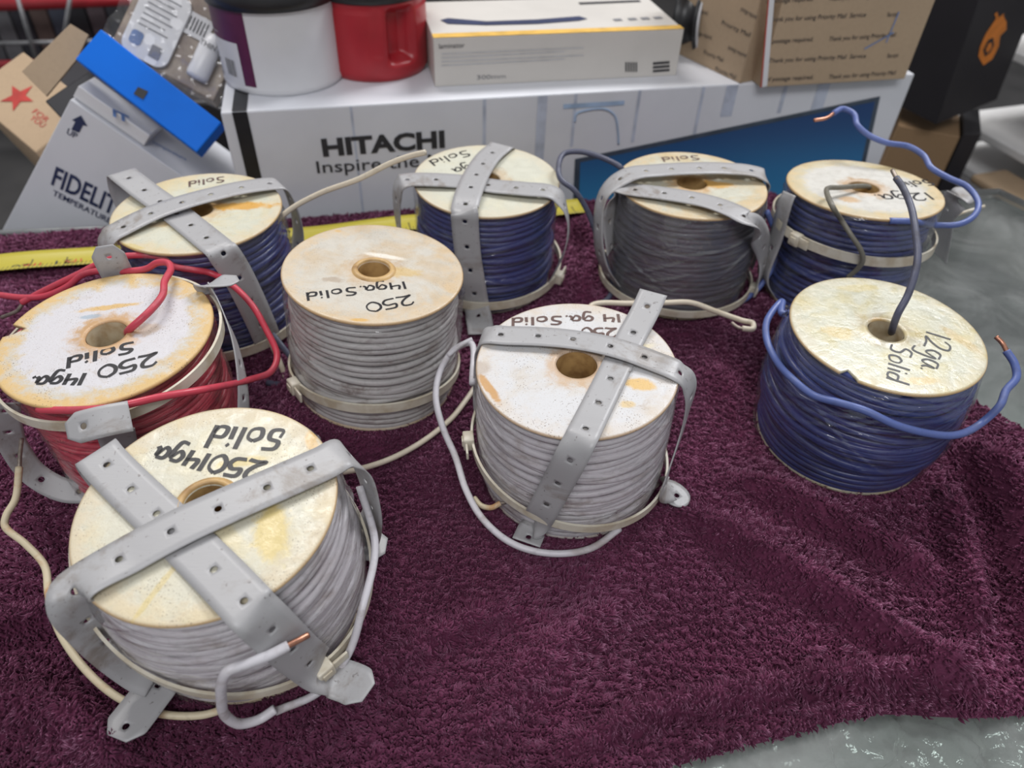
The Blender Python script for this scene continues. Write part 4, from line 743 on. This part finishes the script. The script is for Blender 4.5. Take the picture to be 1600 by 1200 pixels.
# red canister with a moulded grip
rr_ = 0.0495; rb = PZ(588, 131, HT) + unit(PZ(588, 100, HT) - PZ(588, 131, HT)) * rr_
V = []; A_ = 96; Hs = 40; RH = .066
for j in range(Hs + 1):
    h = RH * j / Hs
    for i in range(A_):
        t = 2 * np.pi * i / A_; dg = math.degrees(t); r = rr_ * (1 - .06 * max(0, 1 - h / .008) ** 2)
        d = abs((dg - 312 + 180) % 360 - 180); v_ = max(0, 1 - abs(h - .038) / .024)
        if d < 17 and v_ > 0: r -= .016 * min(1, (17 - d) / 5) * min(1, v_ * 3.5)
        d2 = abs((dg - 250 + 180) % 360 - 180)
        if h > .022 and d2 > 28 and d2 < 40 or (abs(h - .061) < .003): r -= .0008
        V.append(rb + np.array([math.cos(t) * r, math.sin(t) * r, h]))
F = [(j * A_ + i, j * A_ + (i + 1) % A_, (j + 1) * A_ + (i + 1) % A_, (j + 1) * A_ + i) for j in range(Hs) for i in range(A_)] + [tuple(range(A_ - 1, -1, -1)), tuple(Hs * A_ + i for i in range(A_))]
red = thing('coffee_canister', rb, 'red plastic canister with a moulded hand grip, beside the plum and white can', 'canister'); build('canister_body', V, F, M['red_plastic'], red)
V, F = lathe(rb, UP, [(0, RH + .012), (rr_ * .95, RH + .012), (rr_ * 1.03, RH + .010), (rr_ * 1.03, RH), (rr_ * .97, RH - .001)], 64); build('lid', V, F, M['black_plastic'], red)
# white and yellow flat carton
a = PZ(680, 136, HT); b = PZ(1056, 118, HT); X2 = unit(b - a); N2 = unit(np.array([X2[1], -X2[0], 0])); f2 = px_on(a, N2); hb_ = f2(677, 60)[2] - HT; dp = .105
wy = thing('laminator_carton', (a + b) / 2, 'flat cream white carton with a yellow band along its top edge, on the television carton', 'box')
solid_box('c', a, b - a, -N2 * dp, UP * hb_, M['cream_card'], wy, .0008)
tl = a + UP * hb_; tr_ = b + UP * hb_
panel([tl, tr_, tr_ - N2 * .011, tl - N2 * .011], UP, M['yellow_print'], wy, 'yellow_band', .0005)
f3 = px_on(tl, UP)
q = [f3(x, y) for x, y in ((688, 32), (700, 38), (760, 40), (840, 38), (905, 33), (918, 30), (905, 26), (840, 31), (760, 34), (700, 29))]; panel(q, UP, M['navy_ink'], wy, 'printed_device_picture', .0005)
strip(f3(905, 6), f3(1000, 2), .006, UP, M['dark_ink'], wy, 'printed_line', .0005)
for x in (965, 988, 1008, 1028): strip(f3(x - 6, 32 - (x - 965) * .05), f3(x + 6, 31 - (x - 965) * .05), .006, UP, M['grey_ink'], wy, 'printed_icon', .0005)
text('laminator', f2(686, 76), f2(726, 74), .0045, N2, M['dark_ink'], wy)
for i in range(4): strip(f2(690, 84 + i * 6), f2(912 - 30 * (i % 2), 74 + i * 6), .0008, N2, M['pale_grey'], wy, 'printed_line')
for i in range(5): strip(f2(978 + i * 4, 112), f2(978 + i * 4 + .01, 97), .0014, N2, M['dark_ink'], wy, 'barcode_bar')
for i in range(3): strip(f2(1020, 99 + i * 6), f2(1046, 97 + i * 6), .0022, N2, M['dark_ink'], wy, 'printed_line')
text('300mm', f2(745, 124), f2(790, 122), .004, N2, M['grey_ink'], wy)
# black reel standing behind it
c_ = PZ(1078, 92, HT) + np.array([.0, .02, .031]); ax = unit(np.array([.9, -.45, .1]))
rl = thing('cable_reel', c_ - UP * .031, 'round black reel with a grey rim, right of the cream white carton', 'reel')
V, F = lathe(c_, ax, [(.012, -.012), (.030, -.012), (.031, -.009), (.024, -.006), (.024, .006), (.031, .009), (.030, .012), (.012, .012), (.012, -.012)], 48); build('reel_body', V, F, M['black_plastic'], rl)
V, F = lathe(c_, ax, [(.0245, .0125), (.0305, .0125), (.0305, .0142), (.0245, .0142), (.0245, .0125)], 48); build('rim', V, F, M['pale_grey'], rl)
V, F = tube(catmull([c_ + np.array([-.01, 0, .025]), c_ + np.array([0, -.005, .042]), c_ + np.array([.012, -.01, .035])], 8), .003, 8); build('red_cord', V, F, M['red_plastic'], rl)

# brown printed shipping cartons
def lines_on(Pl, Nn, rows, parent, words):
    f_ = px_on(Pl, Nn)
    for (x0, y0, x1, y1, s) in rows: text(s, f_(x0, y0), f_(x1, y1), .0042, Nn, M['dark_ink'], parent, 'printed_words', .0006)
a = PZ(1188, 137, HT); b = PZ(1408, 124, HT); X3 = unit(b - a); N3 = unit(np.array([X3[1], -X3[0], 0])); bx = thing('shipping_carton', (a + b) / 2, 'brown carton with a white edge tape and rows of dark words, facing the lens', 'box')
solid_box('c', a, b - a + X3 * .004, -N3 * .075, UP * .15, M['kraft'], bx, .001)
f4 = px_on(a, N3); row = 0
for i, y in enumerate((127, 102, 68, 38, 5, -28)):
    y1 = y - 12
    if i % 2 == 0: text('of postage required.', f4(1196, y), f4(1270, y - 4), .0042, N3, M['dark_ink'], bx, 'printed_words', .0006); text('Thank you for using Priority Mail', f4(1294, y - 4), f4(1398, y - 11), .0042, N3, M['dark_ink'], bx, 'printed_words', .0006)
    else: text('Thank you for using Priority Mail  Service', f4(1200, y - 4), f4(1352, y - 12), .0042, N3, M['dark_ink'], bx, 'printed_words', .0006); text('Please recycle', f4(1385, y - 12), f4(1402, y - 13), .0042, N3, M['dark_ink'], bx, 'printed_words', .0006)
strip(f4(1194, 135), f4(1210, -60), .005, N3, M['white_gloss'], bx, 'edge_tape', .0008); strip(f4(1188.5, 136), f4(1205, -60), .0012, N3, M['red_ink'], bx, 'red_tape_line', .001)
strip(f4(1350, 76), f4(1396, 50), .0012, N3, M['blue_ink'], bx, 'pen_stroke', .0008); strip(f4(1384, 66), f4(1404, 18), .0012, N3, M['blue_ink'], bx, 'pen_stroke', .0008)
a5 = PZ(1156, 131, HT); b5 = PZ(1081, 95, HT); X5 = unit(a5 - b5); N5 = unit(np.array([X5[1], -X5[0], 0])); b5b = a5 - X5 * .10
bx2 = thing('shipping_carton', (a5 + b5b) / 2, 'brown printed carton set at an angle between the black reel and the other brown carton', 'box')
solid_box('c', b5b, a5 - b5b, -N5 * .018, UP * .14, M['kraft'], bx2, .001)
f5 = px_on(a5, N5)
for i, (x0, y0, x1, y1) in enumerate(((1138, 76, 1166, 90), (1100, 84, 1130, 97), (1158, 16, 1182, 30), (1128, 38, 1172, 58), (1086, 52, 1112, 62), (1140, -20, 1180, -2), (1078, 14, 1106, 24), (1118, 110, 1150, 124))): text('Priority Mail' if i % 2 else 'postage required', f5(x0, y0), f5(x1, y1), .0042, N5, M['dark_ink'], bx2, 'printed_words', .0006)

# black carton with orange crest, tilted, and the cartons and shelf at the right
a = PZ(1462, 195, -.02); N6 = unit(np.array([.45, -.85, -.02]))
a = PZ(1462, 195, -.02); b = PP(1541, 165, a, N6); up6 = unit(PP(1530, 0, a, N6) - a); X6 = unit((b - a) - up6 * ((b - a) @ up6)); N6 = np.cross(X6, up6); wB = .105
bk = thing('black_carton', a, 'tall matt black carton with an orange crest, leaning at the upper right', 'box')
solid_box('c', a, X6 * wB, -N6 * .11, up6 * .26, M['black_card'], bk, .001)
c6 = px_on(a, N6)
crest = [(1536, 102), (1528, 88), (1531, 72), (1540, 52), (1552, 34), (1556, 28), (1553, 22), (1558, 18), (1560, 30), (1566, 22), (1572, 34), (1572, 46), (1562, 56), (1560, 72), (1550, 92)]
panel([c6(x, y) for x, y in crest][::-1], N6, M['orange_print'], bk, 'orange_crest', .0006)
panel([c6(x, y) for x, y in ((1538, 88), (1535, 78), (1543, 62), (1551, 58), (1552, 70), (1546, 82))][::-1], N6, M['black_card'], bk, 'crest_centre', .001)
panel([c6(x, y) for x, y in ((1540, 82), (1539, 76), (1544, 67), (1548, 66), (1548, 74), (1544, 80))][::-1], N6, M['orange_print'], bk, 'crest_core', .0013)
strip(c6(1554, 32), c6(1568, 22), .002, N6, M['orange_print'], bk, 'crest_bar', .0008)
a = PZ(1500, 214, -.04); a7 = PZ(1404, 196, -.04); X7 = unit(a - a7); N7 = unit(np.array([X7[1], -X7[0], 0])); 
bc = thing('brown_carton', (a + a7) / 2 - UP * .28, 'plain brown carton standing below the tall black carton', 'box')
solid_box('c', np.array([*a7[:2], BZ]), (a - a7), -N7 * .09, UP * (-.04 - BZ), M['kraft_dark'], bc, .001)
a8 = a + X7 * .002; bd = thing('dark_carton', a8 - UP * .28, 'black carton between the brown carton and the white shelves', 'box')
solid_box('c', np.array([*a8[:2], BZ]), X7 * .022 + N7 * -.01, -N7 * .09, UP * (-.035 - BZ), M['black_card'], bd, .001)
# white shelves
sh = thing('white_shelf_unit', PZ(1580, 230, -.3), 'white shelf unit at the right edge behind the glass counter', 'shelf')
sa = PZ(1500, 186, -.06); sb = PZ(1602, 242, -.06); sd = unit(sb - sa); sn = np.array([-sd[1], sd[0], 0]); sn = sn if sn[1] > 0 else -sn
for z, nm in ((-.06, 'shelf_board'), (.045, 'shelf_board'), (-.112, 'shelf_board'), (.15, 'shelf_board')):
    o_ = np.array([sa[0], sa[1], z]) - sd * .02; V, F = box_verts(o_ - UP * .012, sd * .5, sn * .17, UP * .012, .002); build(nm, V, F, M['white_shelf'], sh, smooth=False)
V, F = box_verts(np.array([sa[0], sa[1], BZ]) - sd * .02 + sn * .165, sd * .5, sn * .008, UP * .62); build('back_panel', V, F, M['white_shelf'], sh, smooth=False)
V, F = box_verts(PZ(1512, 284, -.10), sd * .16, sn * .06, UP * .012, .004); o = build('paper_packet', V, F, M['kraft_pale'], origin=PZ(1512, 284, -.10)); tag(o, 'tan paper packet on the lower white shelf', 'packet')

# ---- heap at the left
PF = np.array([PZ(85, 362, 0)[0], cl(PZ(85, 362, 0)[0]) + .035, 0.0]); NF = unit(np.array([.05, -.97, .12])); f6 = px_on(PF, NF)
tlc = f6(110, 155); xr = unit(f6(277, 270) - tlc); dn = unit(f6(0, 317) - tlc); dn = unit(dn - xr * (dn @ xr)); NF = unit(np.cross(dn, xr)); NF = NF if NF[1] < 0 else -NF
fb = thing('white_carton', tlc + dn * .2, 'white carton lying tilted on its corner, printed with navy letters and an up arrow', 'box')
solid_box('c', tlc, xr * .225, dn * .235, -NF * .10, M['white_card'], fb, .001)
f6 = px_on(tlc, NF)
text('FIDELITY', f6(80, 287), f6(196, 345), .020, NF, M['navy_ink'], fb, bold=.02, lift=.0007); text('TEMPERATURE', f6(82, 304), f6(172, 349), .006, NF, M['navy_ink'], fb, bold=.01, lift=.0007)
text('UP', f6(104, 208), f6(119, 217), .006, NF, M['navy_ink'], fb, bold=.01, lift=.0007)
panel([f6(x, y) for x, y in ((127, 180), (137, 197), (130, 195), (124, 207), (112, 202), (118, 190), (113, 187))][::-1], NF, M['navy_ink'], fb, 'up_arrow', .0007)
NT2 = -dn; f7 = px_on(tlc, NT2); text('temperature', f7(238, 224), f7(290, 252), .006, NT2, M['blue_ink'], fb, lift=.0007)
# small white carton on its top edge
a = f7(113, 152); b = f7(230, 222); sx_ = xr
sw = thing('small_white_carton', a, 'small white carton with pale blue letters lying under the bright blue box', 'box')
wS = np.linalg.norm(b - a); solid_box('c', a - xr * .0 + NT2 * .0006, xr * wS, -NF * .050, NT2 * .012, M['white_gloss'], sw, .001)
fs = px_on(a + NT2 * .0126, NT2); text('IT', fs(176, 182), fs(202, 194), .012, NT2, M['blue_ink'], sw, lift=.0006, bold=.04)
# bright blue box
NB = unit(np.array([.12, -.72, .68])); P0 = tlc + NT2 * .035 - NF * .012; f8 = px_on(P0, NB)
a = f8(117, 92); xb = unit(f8(298, 231) - a); yb = f8(152, 41) - a; hbw = abs(yb @ np.cross(NB, xb)); yb = unit(np.cross(NB, xb)); yb = yb if yb[2] > 0 else -yb
wB_ = np.linalg.norm(f8(298, 231) - a); bl = thing('blue_box', a, 'long bright blue box with a small black square, leaning across the white cartons', 'box')
solid_box('c', a, xb * (wB_ + .006), yb * hbw, -NB * .016, M['blue_plastic'], bl, .001)
panel([f8(x, y) for x, y in ((216, 136), (232, 143), (224, 156), (209, 147))][::-1], NB, M['black_plastic'], bl, 'black_square', .0006)
# bagged goods behind the blue box
NG = unit(np.array([.25, -.8, .55])); P1 = P0 - NB * .035 + NT2 * .02; f9 = px_on(P1, NG)
a = f9(172, 70); xg = unit(f9(318, 150) - a); yg = unit(f9(240, -60) - a); yg = unit(yg - xg * (yg @ xg)); gd = unit(np.cross(xg, yg)); gd = gd if gd[1] < 0 else -gd
pk = thing('bagged_product_box', a, 'brown printed product box with a rounded white label, bagged, behind the blue box', 'box')
solid_box('c', a, xg * .092, yg * .115, -gd * .03, M['brown_print'], pk, .001)
g9 = px_on(a, gd)
def rrect(c_, X_, Y_, w_, h_, r_, n=5):
    P = []
    for cx_, cy_, s0 in ((w_ / 2 - r_, h_ / 2 - r_, 0), (-w_ / 2 + r_, h_ / 2 - r_, 90), (-w_ / 2 + r_, -h_ / 2 + r_, 180), (w_ / 2 - r_, -h_ / 2 + r_, 270)):
        for i in range(n + 1): t = math.radians(s0 + 90 * i / n); P.append(c_ + X_ * (cx_ + r_ * math.cos(t)) + Y_ * (cy_ + r_ * math.sin(t)))
    return P
Xl = unit(g9(270, 30) - g9(222, 4)); Yl = unit(np.cross(gd, Xl)); lc = g9(247, 42)
P = rrect(lc + gd * .002, Xl, Yl, .040, .066, .010); n_ = len(P); V = P + [p + gd * .004 for p in P]; build('white_label', V, [tuple(range(n_, 2 * n_))] + [(i, (i + 1) % n_, n_ + (i + 1) % n_, n_ + i) for i in range(n_)], M['white_gloss'], pk, smooth=False)
for i in range(7): strip(lc + gd * .006 + Yl * (.024 - i * .005) - Xl * .013, lc + gd * .006 + Yl * (.024 - i * .005) + Xl * (.012 - .004 * (i % 2)), .0012, gd, M['grey_ink'], pk, 'printed_line')
panel(rrect(lc - Xl * .010 - Yl * .018, Xl, Yl, .010, .012, .003), gd, M['blue_ink'], pk, 'printed_drop', .007); panel(rrect(lc + Xl * .008 - Yl * .022, Xl, Yl, .009, .011, .001), gd, M['grey_ink'], pk, 'printed_block', .007)
bc_ = g9(307, 42); panel(rrect(bc_, Xl, Yl, .026, .020, .001), gd, M['white_gloss'], pk, 'barcode_label', .003)
for i in range(7): strip(bc_ + Xl * (-.009 + .003 * i) - Yl * .006 , bc_ + Xl * (-.009 + .003 * i) + Yl * .006, .0011, gd, M['dark_ink'], pk, 'barcode_bar', .0035)
V, F = lathe(g9(308, 128) + gd * .008, unit(g9(338, 62) - g9(308, 128)), [(0, 0), (.0085, .001), (.0095, .004), (.0095, .03), (.007, .036), (.0055, .042), (0, .042)], 28); o = build('white_bottle', V, F, M['white_gloss'], origin=g9(308, 128)); tag(o, 'small white bottle with dark letters beside the bagged product box', 'bottle')
dB = unit(g9(338, 62) - g9(308, 128)); p_ = g9(308, 128) + gd * .0178 + dB * .028; text('THIN', p_ - np.cross(gd, dB) * 0 + np.cross(dB, gd) * -.007, p_ + np.cross(dB, gd) * .007, .005, gd, M['dark_ink'], o, lift=.0006)
e0 = g9(300, -30); V, F = box_verts(e0, unit(g9(362, 58) - e0) * .075, yg * .004, -gd * .02); o = build('brown_strip', V, F, M['kraft_dark'], origin=e0); tag(o, 'thin brown board edge at the right of the bagged product box', 'board')
V = []; nx = 22
for i in range(nx + 1):
    for j in range(nx + 1):
        p = a + xg * (-.006 + .118 * i / nx) + yg * (-.006 + .128 * j / nx) + gd * (.009 + .004 * math.sin(i * 1.3 + j * .7) + .003 * math.sin(j * 1.9 - i * .6)); V.append(p)
build('clear_bag', V, [(i * (nx + 1) + j, (i + 1) * (nx + 1) + j, (i + 1) * (nx + 1) + j + 1, i * (nx + 1) + j + 1) for i in range(nx) for j in range(nx)], M['poly'], pk)
# brown carton with red star, loose brown flap
PS = tlc + np.array([-.02, .16, 0]); NS = unit(np.array([-.05, -.42, .90])); f10 = px_on(PS, NS)
a = f10(-8, 185); xs = unit(f10(55, 238) - a); ys = unit(f10(17, 100) - a); ys = unit(ys - xs * (ys @ xs)); NS = np.cross(xs, ys); wS = np.linalg.norm(f10(55, 238) - a) ; st = thing('star_carton', a, 'brown carton with a red star printed on it, at the left edge of the heap', 'box')
solid_box('c', a - xs * .05, xs * (wS + .05), ys * np.linalg.norm(f10(17, 100) - a), -NS * .14, M['kraft_pale'], st, .0012)
fs_ = px_on(a, NS); cen = fs_(29, 152); X_ = unit(fs_(48, 166) - cen); Y_ = np.cross(NS, X_)
panel([cen + (X_ * math.cos(math.radians(90 + 36 * i)) + Y_ * math.sin(math.radians(90 + 36 * i))) * (.0175 if i % 2 == 0 else .007) for i in range(10)], NS, M['red_ink'], st, 'red_star', .0006)
text('FOR', fs_(50, 176), fs_(72, 192), .006, NS, M['red_ink'], st); text('YOU', fs_(46, 186), fs_(66, 200), .006, NS, M['red_ink'], st)
NL = unit(np.array([.3, -.8, .5])); PL_ = tlc + np.array([.0, .05, .03]); f11 = px_on(PL_, NL)
q = [f11(x, y) for x, y in ((34, 112), (110, 37), (138, 54), (120, 92), (72, 150))]; V = [p for p in q] + [p - NL * .004 for p in q]
o = build('cardboard_flap', V, [(4, 3, 2, 1, 0), (5, 6, 7, 8, 9)] + [(i, (i + 1) % 5, 5 + (i + 1) % 5, 5 + i) for i in range(5)], M['kraft'], smooth=False, origin=q[0]); tag(o, 'loose brown cardboard flap standing behind the star carton', 'cardboard')
NL2 = NL; q0 = f11(60, 150); V, F = box_verts(f11(70, 158), unit(f11(140, 110) - f11(70, 158)) * .07, -NL * .03, unit(f11(100, 190) - f11(70, 158)) * .04, .001); o = build('dark_carton', V, F, M['black_card'], origin=q0, smooth=False); tag(o, 'small dark carton wedged between the star carton and the white carton', 'box')
# wire rack of dark cases far left
rk = thing('wire_rack', np.array([-1.0, 1.45, BZ]), 'red and grey wire rack holding dark cases, far behind at the upper left', 'rack')
def far(x, y, Y=1.35): r = ray(x, y); return CAMP + r * (Y / r[1])
V, F = tube(np.array([far(-60, 10), far(330, -6)]), .010, 10); build('red_rail', V, F, M['red_plastic'], rk)
V, F = tube(np.array([far(-60, 104), far(120, 98)]), .008, 10); build('red_rail', V, F, M['red_plastic'], rk)
V, F = tube(np.array([far(-40, 69, 1.32), far(150, 64, 1.32)]), .0035, 8); build('rack_wire', V, F, M['steel'], rk)
for x0_, x1_ in ((22, 62), (112, 92), (-40, -20)): V, F = tube(np.array([far(x0_, -20, 1.31), far(x1_, 110, 1.31)]), .0035, 8); build('rack_wire', V, F, M['steel'], rk)
tones = [(0.05, .055, .07), (.10, .10, .11), (.16, .16, .17), (.04, .04, .05), (.13, .09, .08), (.07, .08, .11), (.03, .03, .035), (.11, .08, .09), (.05, .05, .06), (.09, .09, .10), (.04, .03, .04), (.07, .06, .06)]
for i, t_ in enumerate(tones):
    p = far(-40 + i * 29, 100, 1.42); p[2] = far(0, 100, 1.42)[2]; V, F = box_verts(p, np.array([.030, .004, 0]), np.array([0, .14, 0]), np.array([0, 0, .21]), .001)
    o = build('media_case', V, F, plain('case_%d' % i, t_, .35), origin=p, smooth=False); tag(o, 'dark slim case standing in the row on the wire rack at the upper left', 'case', 'dark cases on the wire rack')
# dark jumble between heap and carton
V, F = box_verts(np.array([-.62, .86, BZ]), np.array([.42, .08, 0]), np.array([0, .2, 0]), np.array([0, 0, .30]), .004); o = build('black_crate', V, F, M['black_card'], origin=(-.4, .9, BZ), smooth=False); tag(o, 'dark crate in the shadows behind the heap of cartons', 'crate')
for i, (px_, py_) in enumerate(((250, 20),)): pass

# clear bags seen through the glass at the lower right
for i, (x, y, s, mm) in enumerate(((1110, 1195, .022, 'poly'), (1225, 1185, .024, 'poly'), (1335, 1160, .024, 'poly'), (1450, 1165, .024, 'poly'), (1565, 1165, .022, 'poly'))):
    c_ = PZ(x, y, -.032); bm = bmesh.new(); bmesh.ops.create_icosphere(bm, subdivisions=4, radius=1); gg = np.random.default_rng(40 + i); ks = gg.normal(size=(10, 3)) * 5; ph = gg.uniform(0, 6.28, 10)
    V = []
    for v_ in bm.verts:
        q = np.array(v_.co); d = sum(abs(math.sin(ks[j] @ q + ph[j])) for j in range(10)) / 10; q = q * (0.6 + 0.8 * d); V.append(c_ + q * np.array([s, s * .8, .018]))
    F = [tuple(v_.index for v_ in f_.verts) for f_ in bm.faces]; bm.free()
    lb = ['crumpled clear bag under the glass, leftmost at the lower right', 'crumpled clear bag under the glass, second from the left', 'crumpled clear bag under the glass, middle one of five', 'crumpled clear bag under the glass, second from the right', 'crumpled clear bag under the glass at the lower right corner'][i]
    o = build('plastic_bag', V, F, M['bag'], origin=c_); tag(o, lb, 'plastic bag', 'clear bags under the glass')
V, F = tube(np.array([PZ(1496, 1122, -.035), PZ(1510, 1154, -.035)]), .0012, 6); o = build('yellow_straw', V, F, M['yellow_print'], origin=PZ(1500, 1140, -.035)); tag(o, 'thin yellow strip under the glass below the blanket edge', 'strip')

for x, y, mm, lb in ((1440, 1128, 'red_plastic', 'small red item under the glass below the blanket edge'), (1478, 1136, 'navy_ink', 'small dark blue item under the glass below the blanket edge'), (1420, 1192, 'yellow_print', 'small yellow packet under the glass at the bottom of the frame')):
    p = PZ(x, y, -.03); V, F = box_verts(p, np.array([.014, .003, 0]), np.array([-.002, .009, 0]), np.array([0, 0, .003]), .001); o = build('small_packet', V, F, M[mm], origin=p); tag(o, lb, 'packet')

for o in bpy.data.objects:
    if '_o' in o: del o['_o']
